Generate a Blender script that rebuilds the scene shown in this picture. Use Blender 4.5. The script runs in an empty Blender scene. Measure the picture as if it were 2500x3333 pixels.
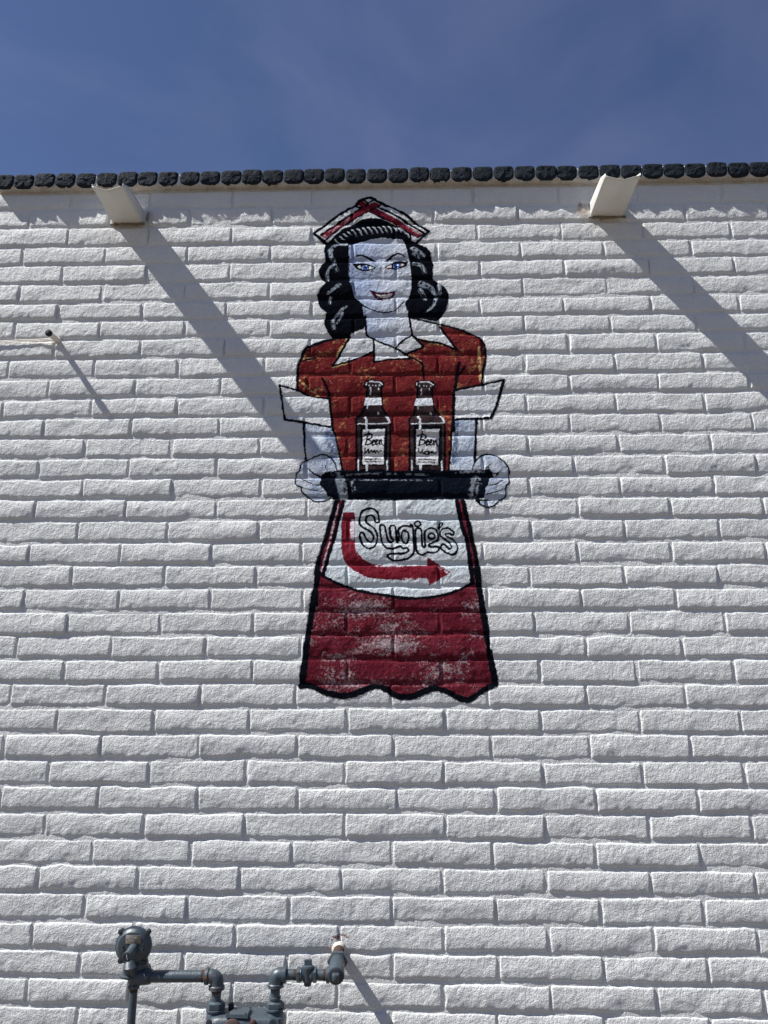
import bpy, math, random
import numpy as np
from mathutils import Vector, Matrix

# ------------------------------------------------------------------ camera, sky, sun, exposure
scn = bpy.context.scene
col = scn.collection
RAD = math.radians
GZ = 4.1656                      # height of the top of the brickwork above the ground
PW, PH, F = 2500., 3333., 2560.  # picture size and focal length in pixels
CAM_D, CAM_X, CAM_Z = 3.3903, 0.24926, -2.60418
PITCH, YAW, ROLL = 0.264555, -0.027148, 0.002307
_cp, _sp, _cy, _sy, _cr, _sr = math.cos(PITCH), math.sin(PITCH), math.cos(YAW), math.sin(YAW), math.cos(ROLL), math.sin(ROLL)
FWD = np.array([_sy*_cp, _cy*_cp, _sp])
_r = np.array([_cy, -_sy, 0.]); _u = np.cross(_r, FWD)
RGT = _cr*_r + _sr*_u
UPV = -_sr*_r + _cr*_u
cam = bpy.data.cameras.new('camera')
camo = bpy.data.objects.new('camera', cam)
col.objects.link(camo)
camo.matrix_world = Matrix(((RGT[0], UPV[0], -FWD[0], CAM_X), (RGT[1], UPV[1], -FWD[1], -CAM_D),
                            (RGT[2], UPV[2], -FWD[2], CAM_Z + GZ), (0, 0, 0, 1)))
cam.sensor_fit = 'VERTICAL'; cam.sensor_height = 36.; cam.lens = 36.*F/PH
cam.clip_start = .05; cam.clip_end = 3000.
scn.camera = camo

SUN = Vector((-3.32, -1.0, 4.39)).normalized()      # towards the sun
SUN_EL = math.asin(SUN.z); SUN_ROT = math.atan2(SUN.x, SUN.y)
world = bpy.data.worlds.new('World'); scn.world = world; world.use_nodes = True
wn = world.node_tree; wn.nodes.clear()
wo = wn.nodes.new('ShaderNodeOutputWorld'); wb = wn.nodes.new('ShaderNodeBackground')
sk = wn.nodes.new('ShaderNodeTexSky'); sk.sky_type = 'NISHITA'; sk.sun_disc = False
sk.sun_elevation = SUN_EL; sk.sun_rotation = SUN_ROT
sk.air_density = 1.0; sk.dust_density = 0.3; sk.ozone_density = 5.0; sk.altitude = 300
# thin veils of high cloud all over the sky
wt = wn.nodes.new('ShaderNodeTexCoord'); wm = wn.nodes.new('ShaderNodeMapping')
wm.inputs['Scale'].default_value = (1.0, 1.0, 1.9); wm.inputs['Rotation'].default_value = (0.5, 0.3, 1.1)
wz = wn.nodes.new('ShaderNodeTexNoise'); wz.inputs['Scale'].default_value = 3.1; wz.inputs['Detail'].default_value = 6; wz.inputs['Roughness'].default_value = .55
wz.inputs['Distortion'].default_value = 0.5
wr = wn.nodes.new('ShaderNodeMapRange'); wr.inputs[1].default_value = .42; wr.inputs[2].default_value = .80; wr.inputs[3].default_value = 0.0; wr.inputs[4].default_value = .10
wx = wn.nodes.new('ShaderNodeMix'); wx.data_type = 'RGBA'
wx.inputs[7].default_value = (6.6, 7.0, 8.8, 1)
wn.links.new(wt.outputs['Generated'], wm.inputs[0]); wn.links.new(wm.outputs[0], wz.inputs[0]); wn.links.new(wz.outputs[0], wr.inputs[0])
wn.links.new(wr.outputs[0], wx.inputs[0]); wn.links.new(sk.outputs[0], wx.inputs[6]); 
wt2 = wn.nodes.new('ShaderNodeMix'); wt2.data_type = 'RGBA'; wt2.blend_type = 'MULTIPLY'; wt2.inputs[0].default_value = 1.; wt2.inputs[7].default_value = (1.06, .97, 1.07, 1)
wn.links.new(wx.outputs[2], wt2.inputs[6]); wn.links.new(wt2.outputs[2], wb.inputs[0])
wb.inputs[1].default_value = 0.051
wn.links.new(wb.outputs[0], wo.inputs[0])

sl = bpy.data.lights.new('sun', 'SUN'); sl.energy = 5.0; sl.angle = RAD(.53); sl.color = (1., .975, .94)
so = bpy.data.objects.new('sun', sl); col.objects.link(so)
so.rotation_euler = SUN.to_track_quat('Z', 'Y').to_euler(); so.location = (-6, -4, 9)

scn.render.engine = 'CYCLES'
scn.view_settings.view_transform = 'Standard'; scn.view_settings.look = 'None'
scn.view_settings.exposure = 0.76; scn.view_settings.gamma = 1.0; scn.view_settings.use_curve_mapping = False
scn.render.resolution_x = 768; scn.render.resolution_y = 1024

# ------------------------------------------------------------------ from a point of the photograph to the place
def un(x, y, out=0.):
    """world X and height (from the top of the brickwork) of a photo pixel lying `out` metres in front of the wall"""
    ray = ((x-PW/2)/F)*RGT - ((y-PH/2)/F)*UPV + FWD
    t = (CAM_D-out)/ray[1]
    return CAM_X + ray[0]*t, CAM_Z + ray[2]*t
def pt(x, y, out):
    X, Z = un(x, y, out)
    return Vector((X, -out, Z+GZ))
CR = {'a': (1000, 630, 480/1659), 'b': (1000, 750, 480/1659), 'c': (1120, 780, 240/1659), 'd': (900, 1020, 760/1659),
      'e': (1140, 1220, 340/1659), 'g': (940, 1440, 260/1659), 'h': (1440, 1440, 260/1659), 'k': (1020, 1610, 560/1659),
      's': (940, 1850, 720/1659), 't': (850, 1180, 900/1659), 'm': (350, 2980, 400/1659), 'n': (640, 2980, 360/1659),
      'o': (860, 2980, 400/1659), 'p': (260, 530, 300/1659), 'r': (1850, 530, 300/1659), 'v': (100, 1030, 300/1659), 'w': (0, 1040, 220/1659)}
def cp(c, x, y, out=0.):
    ox, oy, k = CR[c]
    return pt(ox+x*k, oy+y*k, out)

# ------------------------------------------------------------------ object helpers
def tag(o, label=None, cat=None, group=None, kind=None):
    if label: o['label'] = label
    if cat: o['category'] = cat
    if group: o['group'] = group
    if kind: o['kind'] = kind
    return o
def empty(name, loc, label, cat, group=None):
    o = bpy.data.objects.new(name, None); o.empty_display_size = .1
    col.objects.link(o); o.location = loc
    return tag(o, label, cat, group)
def link(name, me, parent=None, mats=()):
    o = bpy.data.objects.new(name, me); col.objects.link(o)
    for m in mats: me.materials.append(m)
    if parent is not None:
        o.parent = parent
        p = parent; inv = Vector((0, 0, 0))
        while p is not None: inv += p.location; p = p.parent
        o.location = -inv
    return o
def np_mesh(name, V, Q, smooth=True, sharp=None):
    """mesh from numpy vertices and quads"""
    me = bpy.data.meshes.new(name)
    V = np.ascontiguousarray(V, np.float32); Q = np.ascontiguousarray(Q, np.int32)
    me.vertices.add(len(V)); me.vertices.foreach_set('co', V.ravel())
    me.loops.add(Q.size); me.loops.foreach_set('vertex_index', Q.ravel())
    me.polygons.add(len(Q)); me.polygons.foreach_set('loop_start', np.arange(0, Q.size, Q.shape[1], dtype=np.int32))
    me.polygons.foreach_set('use_smooth', np.full(len(Q), smooth))
    me.update(calc_edges=True)
    if sharp: me.set_sharp_from_angle(angle=RAD(sharp))
    return me
class MB:
    """collects simple solids; build() links them as one mesh object"""
    def __init__(s): s.v = []; s.f = []; s.m = []
    def add(s, vs, fs, mi=0):
        b = len(s.v); s.v += [tuple(v) for v in vs]; s.f += [tuple(b+i for i in f) for f in fs]; s.m += [mi]*len(fs)
    def tube(s, path, rad, n=20, mi=0, cap=True):
        """round tube through a list of points; rad is one radius or one per point"""
        path = [Vector(p) for p in path]
        rad = [rad]*len(path) if not hasattr(rad, '__len__') else rad
        vs = []; up = None
        for i, p in enumerate(path):
            a = path[max(i-1, 0)]; b = path[min(i+1, len(path)-1)]
            d = b-a
            if d.length < 1e-9: d = Vector((0, 0, 1))
            d.normalize()
            if up is None: up = d.orthogonal().normalized()
            up = (up - d*up.dot(d)).normalized(); w = d.cross(up)
            for k in range(n):
                t = 2*math.pi*k/n
                vs.append(p + (up*math.cos(t) + w*math.sin(t))*rad[i])
        fs = [(i*n+k, i*n+(k+1) % n, (i+1)*n+(k+1) % n, (i+1)*n+k) for i in range(len(path)-1) for k in range(n)]
        if cap:
            fs.append(tuple(range(n-1, -1, -1))); fs.append(tuple((len(path)-1)*n+k for k in range(n)))
        s.add(vs, fs, mi)
    def lathe(s, base, axis, prof, n=28, mi=0, phase=0.):
        """profile of (distance along axis, radius) turned about an axis"""
        base = Vector(base); d = Vector(axis).normalized()
        up = Vector((0, 0, 1)) if abs(d.z) < .9 else Vector((0, 1, 0))
        up = (up - d*up.dot(d)).normalized(); w = d.cross(up)
        vs = [base + d*h + (up*math.cos(2*math.pi*k/n+phase) + w*math.sin(2*math.pi*k/n+phase))*r for h, r in prof for k in range(n)]
        L = len(prof)
        fs = [(i*n+k, i*n+(k+1) % n, (i+1)*n+(k+1) % n, (i+1)*n+k) for i in range(L-1) for k in range(n)]
        fs.append(tuple(range(n-1, -1, -1))); fs.append(tuple((L-1)*n+k for k in range(n)))
        s.add(vs, fs, mi)
    def hexa(s, base, axis, h, r, phase=0., mi=0, ch=.12):
        s.lathe(base, axis, [(0, r*(1-ch)), (h*.12, r), (h*.88, r), (h, r*(1-ch))], 6, mi, phase)
    def box(s, c, sx, sy, sz, M=None, mi=0, b=0.):
        """box with chamfered edges (b), c = centre"""
        c = Vector(c); M = M or Matrix.Identity(3)
        if b <= 0:
            vs = [c + M @ Vector((x*sx/2, y*sy/2, z*sz/2)) for z in (-1, 1) for y in (-1, 1) for x in (-1, 1)]
            s.add(vs, [(0, 2, 3, 1), (4, 5, 7, 6), (0, 1, 5, 4), (2, 6, 7, 3), (0, 4, 6, 2), (1, 3, 7, 5)], mi); return
        def ring(z, ix, iy):
            x, y = sx/2-ix, sy/2-iy; q = b
            return [c + M @ Vector(p+(z,)) for p in ((-x+q, -y), (x-q, -y), (x, -y+q), (x, y-q), (x-q, y), (-x+q, y), (-x, y-q), (-x, -y+q))]
        rs = [ring(-sz/2, b, b), ring(-sz/2+b, 0, 0), ring(sz/2-b, 0, 0), ring(sz/2, b, b)]
        vs = [v for r in rs for v in r]
        fs = [(i*8+k, i*8+(k+1) % 8, (i+1)*8+(k+1) % 8, (i+1)*8+k) for i in range(3) for k in range(8)]
        fs += [tuple(range(7, -1, -1)), tuple(24+k for k in range(8))]
        s.add(vs, fs, mi)
    def build(s, name, mats, parent=None, sharp=38):
        me = bpy.data.meshes.new(name); me.from_pydata(s.v, [], s.f)
        me.polygons.foreach_set('material_index', s.m); me.polygons.foreach_set('use_smooth', [True]*len(s.f))
        me.update()
        import bmesh
        bm = bmesh.new(); bm.from_mesh(me); bmesh.ops.recalc_face_normals(bm, faces=bm.faces); bm.to_mesh(me); bm.free()
        me.set_sharp_from_angle(angle=RAD(sharp))
        return link(name, me, parent, mats if isinstance(mats, (list, tuple)) else [mats])

# ------------------------------------------------------------------ materials
def nodes(name):
    m = bpy.data.materials.new(name); m.use_nodes = True
    nt = m.node_tree; b = nt.nodes['Principled BSDF']
    return m, nt, b
def nnew(nt, typ, **kw):
    n = nt.nodes.new(typ)
    for k, v in kw.items(): setattr(n, k, v)
    return n
def noise(nt, vec, scale, detail=4, rough=.55, dist=0.):
    n = nnew(nt, 'ShaderNodeTexNoise'); n.inputs['Scale'].default_value = scale; n.inputs['Detail'].default_value = detail
    n.inputs['Roughness'].default_value = rough; n.inputs['Distortion'].default_value = dist
    nt.links.new(vec, n.inputs['Vector']); return n.outputs['Fac']
def mrange(nt, v, a, b, c=0., d=1.):
    n = nnew(nt, 'ShaderNodeMapRange')
    for i, q in enumerate((a, b, c, d)): n.inputs[i+1].default_value = q
    nt.links.new(v, n.inputs[0]); return n.outputs[0]
def mathn(nt, op, a, b=None):
    n = nnew(nt, 'ShaderNodeMath', operation=op)
    for i, q in enumerate((a, b)):
        if q is None: continue
        if isinstance(q, (int, float)): n.inputs[i].default_value = q
        else: nt.links.new(q, n.inputs[i])
    return n.outputs[0]
def mix(nt, f, a, b, mode='MIX'):
    n = nnew(nt, 'ShaderNodeMix', data_type='RGBA', blend_type=mode)
    if isinstance(f, (int, float)): n.inputs[0].default_value = f
    else: nt.links.new(f, n.inputs[0])
    for i, q in ((6, a), (7, b)):
        if isinstance(q, tuple): n.inputs[i].default_value = q+(1,) if len(q) == 3 else q
        else: nt.links.new(q, n.inputs[i])
    return n.outputs[2]
def blob(nt, pos, cx, cz, rx, rz, n, amp=.28):
    """soft stain or painted shade of its own shape at a fixed place of the wall"""
    m = nnew(nt, 'ShaderNodeMapping'); m.inputs['Location'].default_value = (-cx/rx, 0, -(cz+GZ)/rz); m.inputs['Scale'].default_value = (1/rx, 0, 1/rz)
    nt.links.new(pos, m.inputs[0])
    l = nnew(nt, 'ShaderNodeVectorMath', operation='LENGTH'); nt.links.new(m.outputs[0], l.inputs[0])
    s = mathn(nt, 'ADD', l.outputs['Value'], mathn(nt, 'MULTIPLY', mathn(nt, 'SUBTRACT', n, .5), amp*4))
    return mrange(nt, s, 1.0, .45)
WHITE = (.622, .632, .622)
def wall_paint(name, img=None):
    """thick masonry paint over rough slump block; with img, the sign painter's colours over it"""
    m, nt, b = nodes(name)
    g = nnew(nt, 'ShaderNodeNewGeometry'); P = g.outputs['Position']
    if img is None:
        a = noise(nt, P, 9, 3)
        c = mix(nt, mrange(nt, a, .3, .7), (.582, .592, .584), WHITE)
        st = noise(nt, P, 55, 4)
        # grime round the two scupper outlets, shade of a slot painted beside the left one, rust above the gas pipe, cream overpaint by the cable
        for cx, cz, rx, rz, colr, am in ((-1.11, -.198, .11, .016, (.40, .33, .27), .8), (-1.022, -.15, .028, .055, (.42, .36, .30), .7), (-1.033, -.145, .013, .042, (.10, .09, .08), .9),
                                         (1.135, -.145, .040, .050, (.44, .36, .30), .9), (1.128, -.11, .016, .02, (.22, .18, .15), .8), (1.25, -.203, .11, .016, (.40, .33, .28), .8),
                                         (-.020, -3.405, .014, .011, (.13, .040, .02), 1.), (-.002, -3.396, .024, .005, (.15, .055, .03), .9), (.016, -3.403, .010, .004, (.15, .06, .03), .9), (-.036, -3.402, .012, .005, (.14, .055, .03), .9), (-.043, -3.413, .006, .006, (.14, .05, .03), .9),
                                         (-.03, -3.448, .045, .022, (.60, .53, .44), .8), (-1.50, -.845, .09, .016, (.74, .70, .60), .7)):
            c = mix(nt, mathn(nt, 'MULTIPLY', blob(nt, P, cx, cz, rx, rz, st), am), c, colr)
        # grime gathered on the underside of the coping
        sx = nnew(nt, 'ShaderNodeSeparateXYZ'); nt.links.new(P, sx.inputs[0])
        fr = mathn(nt, 'MULTIPLY', mrange(nt, sx.outputs['Z'], GZ-.012, GZ+.002), mrange(nt, sx.outputs['Z'], GZ+.030, GZ+.016))
        fr = mathn(nt, 'MULTIPLY', fr, mrange(nt, noise(nt, P, 18, 5, .7), .34, .62, .30, .95))
        c = mix(nt, fr, c, (.42, .36, .29))
        # thin run-off streaks and dusty patches down the face
        mp_ = nnew(nt, 'ShaderNodeMapping'); mp_.inputs['Scale'].default_value = (9., 9., .9); nt.links.new(P, mp_.inputs[0])
        c = mix(nt, mrange(nt, noise(nt, mp_.outputs[0], 2.2, 6, .6), .56, .78, 0., .22), c, (.47, .45, .42))
        c = mix(nt, mrange(nt, noise(nt, P, 2.4, 6, .6), .50, .72, 0., .22), c, (.50, .49, .48))
        # specks where the paint missed the pits
        pit = noise(nt, P, 190, 2, .5)
        c = mix(nt, mrange(nt, pit, .29, .23), c, (.16, .15, .15))
        oi = nnew(nt, 'ShaderNodeObjectInfo')
        c = mix(nt, mrange(nt, oi.outputs['Random'], 0., 1., 0., .16), c, (.44, .445, .44))
        b.inputs['Roughness'].default_value = .62
    else:
        uv = nnew(nt, 'ShaderNodeUVMap'); t = nnew(nt, 'ShaderNodeTexImage', image=img, interpolation='Cubic', extension='EXTEND')
        nt.links.new(uv.outputs[0], t.inputs[0])
        a = noise(nt, P, 40, 4)
        c = mix(nt, 1.0, t.outputs[0], mix(nt, mrange(nt, a, .3, .7), (.90, .90, .90), (1., 1., 1.)), 'MULTIPLY')
        b.inputs['Roughness'].default_value = .7
    b.inputs['Specular IOR Level'].default_value = .15 if img is None else 0.
    nt.links.new(c, b.inputs['Base Color'])
    h1 = noise(nt, P, 75, 3, .6, .4); h2 = noise(nt, P, 210, 3, .6, .6); h3 = noise(nt, P, 28, 2, .5, .3)
    h = mathn(nt, 'ADD', mathn(nt, 'MULTIPLY', h1, BUMP[0]), mathn(nt, 'ADD', mathn(nt, 'MULTIPLY', h2, BUMP[1]), mathn(nt, 'MULTIPLY', h3, BUMP[2])))
    v = nnew(nt, 'ShaderNodeTexVoronoi'); v.inputs['Scale'].default_value = 85; nt.links.new(P, v.inputs['Vector'])
    h = mathn(nt, 'ADD', h, mrange(nt, v.outputs['Distance'], .0, .22, -BUMP[3], 0.))
    bp = nnew(nt, 'ShaderNodeBump'); bp.inputs['Strength'].default_value = 1.; bp.inputs['Distance'].default_value = .001
    nt.links.new(h, bp.inputs['Height']); nt.links.new(bp.outputs[0], b.inputs['Normal'])
    return m
BUMP = (5.2, 3.2, 2.8, 1.8)       # relief in millimetres per noise octave
def simple(name, colr, rough=.5, metal=0., var=.12, scale=30, bump=.15, bscale=120, rust=0., rustcol=(.13, .055, .025)):
    m, nt, b = nodes(name)
    g = nnew(nt, 'ShaderNodeNewGeometry'); P = g.outputs['Position']
    a = noise(nt, P, scale, 5)
    lo = tuple(x*(1-var) for x in colr); hi = tuple(min(1, x*(1+var)) for x in colr)
    c = mix(nt, mrange(nt, a, .3, .7), lo, hi)
    if rust:
        r = noise(nt, P, 55, 6, .65)
        c = mix(nt, mrange(nt, r, .62-rust, .70-rust), c, rustcol)
    nt.links.new(c, b.inputs['Base Color'])
    nt.links.new(mrange(nt, a, .3, .7, rough-.06, rough+.08), b.inputs['Roughness']); b.inputs['Metallic'].default_value = metal
    if bump:
        bp = nnew(nt, 'ShaderNodeBump'); bp.inputs['Strength'].default_value = 1.; bp.inputs['Distance'].default_value = .001
        nt.links.new(mathn(nt, 'MULTIPLY', noise(nt, P, bscale, 3), bump*4), bp.inputs['Height']); nt.links.new(bp.outputs[0], b.inputs['Normal'])
    return m

# ------------------------------------------------------------------ smooth random fields over the wall
rng = np.random.default_rng(7)
def field(cell, x0=-4.2, x1=4.4, z0=-4.3, z1=.4, cx=None):
    cx = cx or cell
    nx, nz = int((x1-x0)/cx)+4, int((z1-z0)/cell)+4
    g = rng.standard_normal((nz, nx)).astype(np.float32)
    def f(x, z):
        u = (np.asarray(x)-x0)/cx+1; v = (np.asarray(z)-z0)/cell+1
        u = np.clip(u, 0, nx-2.001); v = np.clip(v, 0, nz-2.001)
        i = u.astype(int); j = v.astype(int); a = u-i; b = v-j
        a = a*a*(3-2*a); b = b*b*(3-2*b)
        return (g[j, i]*(1-a)+g[j, i+1]*a)*(1-b) + (g[j+1, i]*(1-a)+g[j+1, i+1]*a)*b
    return f
f_wx, f_wz = field(.022), field(.02)          # ragged arrises
f_wl = field(.06, cx=.09)
f_b1, f_b2, f_b3 = field(.055, cx=.085), field(.024), field(.011)
f_m1, f_m2 = field(.05), field(.016)

# courses of the wall, top to bottom: height of the course at two places (x = -.75 and 1.0), positions of the upright joints
ROWS = [
(-0.0442,-0.0582,[-1.027,-0.609,-0.206,0.196,0.599,1.019,1.413,1.828]),
(-0.1488,-0.1546,[-1.636,-1.228,-0.820,-0.406,-0.003,0.401,0.819,1.228,1.637]),
(-0.2584,-0.2661,[-1.426,-1.016,-0.606,-0.206,0.204,0.614,1.024,1.424,1.850]),
(-0.3620,-0.3598,[-1.642,-1.229,-0.819,-0.409,0.002,0.413,0.822,1.226,1.645]),
(-0.4634,-0.4619,[-1.432,-1.014,-0.605,-0.192,0.215,0.621,1.030,1.436,1.843]),
(-0.5673,-0.5657,[-1.633,-1.223,-0.814,-0.403,0.005,0.413,0.822,1.228,1.639]),
(-0.6697,-0.6669,[-1.430,-1.018,-0.608,-0.195,0.210,0.615,1.018,1.429,1.841]),
(-0.7684,-0.7650,[-1.632,-1.218,-0.804,-0.396,0.009,0.415,0.821,1.228,1.634]),
(-0.8680,-0.8645,[-1.425,-1.011,-0.605,-0.196,0.211,0.618,1.025,1.434,1.848]),
(-0.9698,-0.9669,[-1.636,-1.224,-0.820,-0.412,-0.002,0.408,0.815,1.235,1.644]),
(-1.0743,-1.0695,[-1.431,-1.021,-0.613,-0.204,0.204,0.620,1.019,1.426,1.842]),
(-1.1737,-1.1690,[-1.635,-1.217,-0.811,-0.404,0.001,0.407,0.814,1.225,1.628]),
(-1.2724,-1.2693,[-1.430,-1.020,-0.609,-0.212,0.198,0.608,1.007,1.419,1.834]),
(-1.3714,-1.3687,[-1.227,-0.823,-0.414,-0.012,0.405,0.812,1.223,1.636]),
(-1.4739,-1.4728,[-1.431,-1.015,-0.610,-0.200,0.199,0.607,1.013,1.420,1.828]),
(-1.5706,-1.5699,[-1.217,-0.806,-0.399,0.004,0.407,0.811,1.213,1.628]),
(-1.6668,-1.6680,[-1.425,-1.010,-0.600,-0.190,0.207,0.615,1.020,1.427,1.835]),
(-1.7687,-1.7682,[-1.220,-0.812,-0.402,-0.000,0.402,0.809,1.218,1.632]),
(-1.8723,-1.8735,[-1.429,-1.017,-0.609,-0.207,0.198,0.593,1.007,1.415,1.820]),
(-1.9722,-1.9742,[-1.222,-0.812,-0.405,-0.003,0.397,0.793,1.199,1.602]),
(-2.0782,-2.0779,[-1.424,-1.004,-0.601,-0.195,0.198,0.605,1.009,1.413]),
(-2.1801,-2.1794,[-1.220,-0.812,-0.406,-0.003,0.397,0.803,1.206,1.612]),
(-2.2823,-2.2828,[-1.432,-1.018,-0.608,-0.200,0.200,0.607,1.018,1.421]),
(-2.3854,-2.3845,[-1.213,-0.806,-0.402,0.003,0.403,0.817,1.221,1.627]),
(-2.4847,-2.4864,[-1.434,-1.026,-0.618,-0.214,0.188,0.595,1.005,1.414]),
(-2.5888,-2.5877,[-1.220,-0.810,-0.405,0.006,0.412,0.812,1.219,1.628]),
(-2.6920,-2.6897,[-1.434,-1.023,-0.613,-0.201,0.201,0.605,1.006,1.415]),
(-2.7964,-2.7937,[-1.231,-0.815,-0.409,-0.001,0.404,0.809,1.214,1.621]),
(-2.8985,-2.8972,[-1.015,-0.606,-0.193,0.212,0.615,1.018,1.425]),
(-3.0003,-2.9986,[-1.224,-0.815,-0.406,0.002,0.407,0.808,1.220,1.626]),
(-3.1003,-3.1016,[-1.021,-0.617,-0.210,0.193,0.594,1.001,1.410]),
(-3.2021,-3.2009,[-1.228,-0.824,-0.415,-0.010,0.394,0.800,1.211,1.616]),
(-3.3039,-3.3060,[-1.031,-0.621,-0.215,0.191,0.600,1.007,1.407]),
(-3.4094,-3.4080,[-1.227,-0.825,-0.423,-0.015,0.393,0.800,1.205,1.602]),
(-3.5069,-3.5091,[-1.026,-0.621,-0.215,0.195,0.602,1.003,1.402]),
(-3.6047,-3.6116,[-1.225,-0.824,-0.423,-0.020,0.391,0.798,1.198,1.601]),
(-3.6990,-3.7103,[-1.020,-0.621,-0.217,0.188,0.591,0.995,1.391]),
]
NR = 41
for r in range(37, NR):
    off = .4064*.5 if r % 2 == 0 else 0.
    z = -(r+.5)*.1016
    ROWS.append((z, z, [off-1.2192+.4064*k for k in range(8)]))
for i, (a, b, j) in enumerate(ROWS):          # carry the joints on beyond the picture
    j = list(j)
    while j[0] > -3.75: j.insert(0, j[0]-.4064)
    while j[-1] < 3.75: j.append(j[-1]+.4064)
    ROWS[i] = (a, b, np.array(j))
XA, XB = -.75, 1.0
cl = np.array([r[0] for r in ROWS]); cr_ = np.array([r[1] for r in ROWS])
bedl = np.concatenate([[.004], (cl[1:]+cl[:-1])/2, [-GZ]]); bedr = np.concatenate([[.004], (cr_[1:]+cr_[:-1])/2, [-GZ]])
def bed(k, x):
    s = np.clip((np.asarray(x)-XA)/(XB-XA), -.75, 1.75)
    return bedl[k]*(1-s) + bedr[k]*s
JOINT, HJ, JD = .0092, .0084, .0056                      # joint width, depth of the raked joint
NB = max(len(r[2]) for r in ROWS)
brk_out = rng.normal(0, .0010, (NR, NB)); brk_tz = rng.normal(0, .017, (NR, NB)); brk_tx = rng.normal(0, .0045, (NR, NB))
brk_bul = rng.uniform(.3, 1.5, (NR, NB)); brk_j = rng.normal(0, .0014, (NR, NB, 4))
def profile(r, k, u, v, w, h, x, z):
    """how far the face of a block stands out at (u, v) from its lower left corner"""
    Rs, Rt, Rb = .0062, .0068, .0150
    tx = np.maximum(np.maximum(1-u/Rs, 1-(w-u)/Rs), 0); tz = np.maximum(np.maximum(1-v/Rb, 1-(h-v)/Rt), 0)
    t = np.clip(np.hypot(tx, tz), 0, 1)
    e = np.minimum(np.minimum(u, w-u), np.minimum(v, h-v))
    p = -.0105*(1-np.sqrt(np.clip(1-t*t, 0, 1)))
    lvl = brk_out[r, k] + brk_tz[r, k]*(v-h/2) + brk_tx[r, k]*(u-w/2)
    bul = .0034*brk_bul[r, k]*np.sin(np.pi*np.clip(v/h, 0, 1))**.8 - .0021
    inn = np.clip(e/.012, 0, 1)
    return p + lvl + bul + (.0013*f_b1(x, z) + .00060*f_b2(x, z))*inn + .00042*f_b3(x, z)*(.4+.6*inn)
def mortar_h(x, z):
    return -JD + .0006*f_m1(x, z) + .0003*f_m2(x, z)
def wall_h(x, z):
    """how far the wall surface stands out at any place of the wall (arrays)"""
    x = np.asarray(x, float); z = np.asarray(z, float)
    xu = x - .0013*f_wx(x, z); zu = z - .0012*f_wz(x, z) - .0024*f_wl(x, z)
    out = mortar_h(x, z)
    row = np.full(x.shape, -1)
    for k in range(NR):
        b0, b1 = bed(k, xu), bed(k+1, xu)
        row[(zu <= b0) & (zu > b1)] = k
    for k in range(NR):
        m = row == k
        if not m.any(): continue
        J = ROWS[k][2]; X = xu[m]; Z = zu[m]
        i = np.clip(np.searchsorted(J, X)-1, 0, len(J)-2)
        x0, x1 = J[i]+HJ/2+brk_j[k, i, 0], J[i+1]-HJ/2+brk_j[k, i, 1]
        lo = bed(k+1, X)+JOINT/2+brk_j[k, i, 2]; hi = bed(k, X)-JOINT/2+brk_j[k, i, 3]
        u, v, w, h = X-x0, Z-lo, x1-x0, hi-lo
        ins = (u > 0) & (u < w) & (v > 0) & (v < h)
        p = profile(k, i, u, v, w, h, x[m], z[m])
        out[m] = np.where(ins, np.maximum(p, out[m]), out[m])
    return out
def brick_arrays(r, k, step, edges, lower=None):
    J = ROWS[r][2]
    x0, x1 = J[k]+HJ/2+brk_j[r, k, 0], J[k+1]-HJ/2+brk_j[r, k, 1]
    w = x1-x0; xm = (x0+x1)/2
    hm = (bed(r, xm)-JOINT/2+brk_j[r, k, 3]) - (bed(r+1, xm)+JOINT/2+brk_j[r, k, 2])
    def line(L):
        n = max(2, int(round((L-2*edges[-1])/step)))
        return np.concatenate([edges, np.linspace(edges[-1], L-edges[-1], n+1)[1:-1], (L-np.array(edges))[::-1]])
    U, Vv = np.meshgrid(line(w), line(hm)/hm)
    nv, nu = U.shape
    X = x0+U
    lo = bed(r+1, X)+JOINT/2+brk_j[r, k, 2]; hi = bed(r, X)-JOINT/2+brk_j[r, k, 3]
    Z = lo+Vv*(hi-lo)
    xd = X + .0013*f_wx(X, Z); zd = Z + .0012*f_wz(X, Z) + .0024*f_wl(X, Z)
    H = profile(r, k, U, Z-lo, w, hi-lo, xd, zd)
    H[0, :] = np.minimum(H[0, :], -.0105); H[-1, :] = np.minimum(H[-1, :], -.0105); H[:, 0] = np.minimum(H[:, 0], -.0105); H[:, -1] = np.minimum(H[:, -1], -.0105)
    if lower is not None: H = H - lower(xd, zd)
    V = np.stack([xd, -H, zd+GZ], -1).reshape(-1, 3)
    idx = np.arange(nu*nv).reshape(nv, nu)
    Q = np.stack([idx[:-1, :-1], idx[:-1, 1:], idx[1:, 1:], idx[1:, :-1]], -1).reshape(-1, 4)
    ring = np.concatenate([idx[0, :-1], idx[:-1, -1], idx[-1, :0:-1], idx[:0:-1, 0]])
    back = V[ring].copy(); back[:, 1] = .045
    b0 = len(V); n = len(ring); V = np.concatenate([V, back])
    a = np.arange(n); c = (a+1) % n
    Q = np.concatenate([Q, np.stack([ring[c], ring[a], b0+a, b0+c], -1)])
    return V, Q

# ------------------------------------------------------------------ pavement
GROUND = simple('sunbaked_concrete', (.120, .100, .074), .9, var=.14, scale=3, bump=.5, bscale=60)
gm = MB(); gm.box((0, -30, -.1), 400, 400, .2); tag(gm.build('ground', GROUND), kind='structure')

# ------------------------------------------------------------------ the wall
PAINT = wall_paint('white_masonry_paint')
wall = empty('brick_wall', (0, 0, 0), 'long white painted block wall with a dark toothed coping, carrying the painted waitress', 'wall'); wall['kind'] = 'thing'
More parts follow.
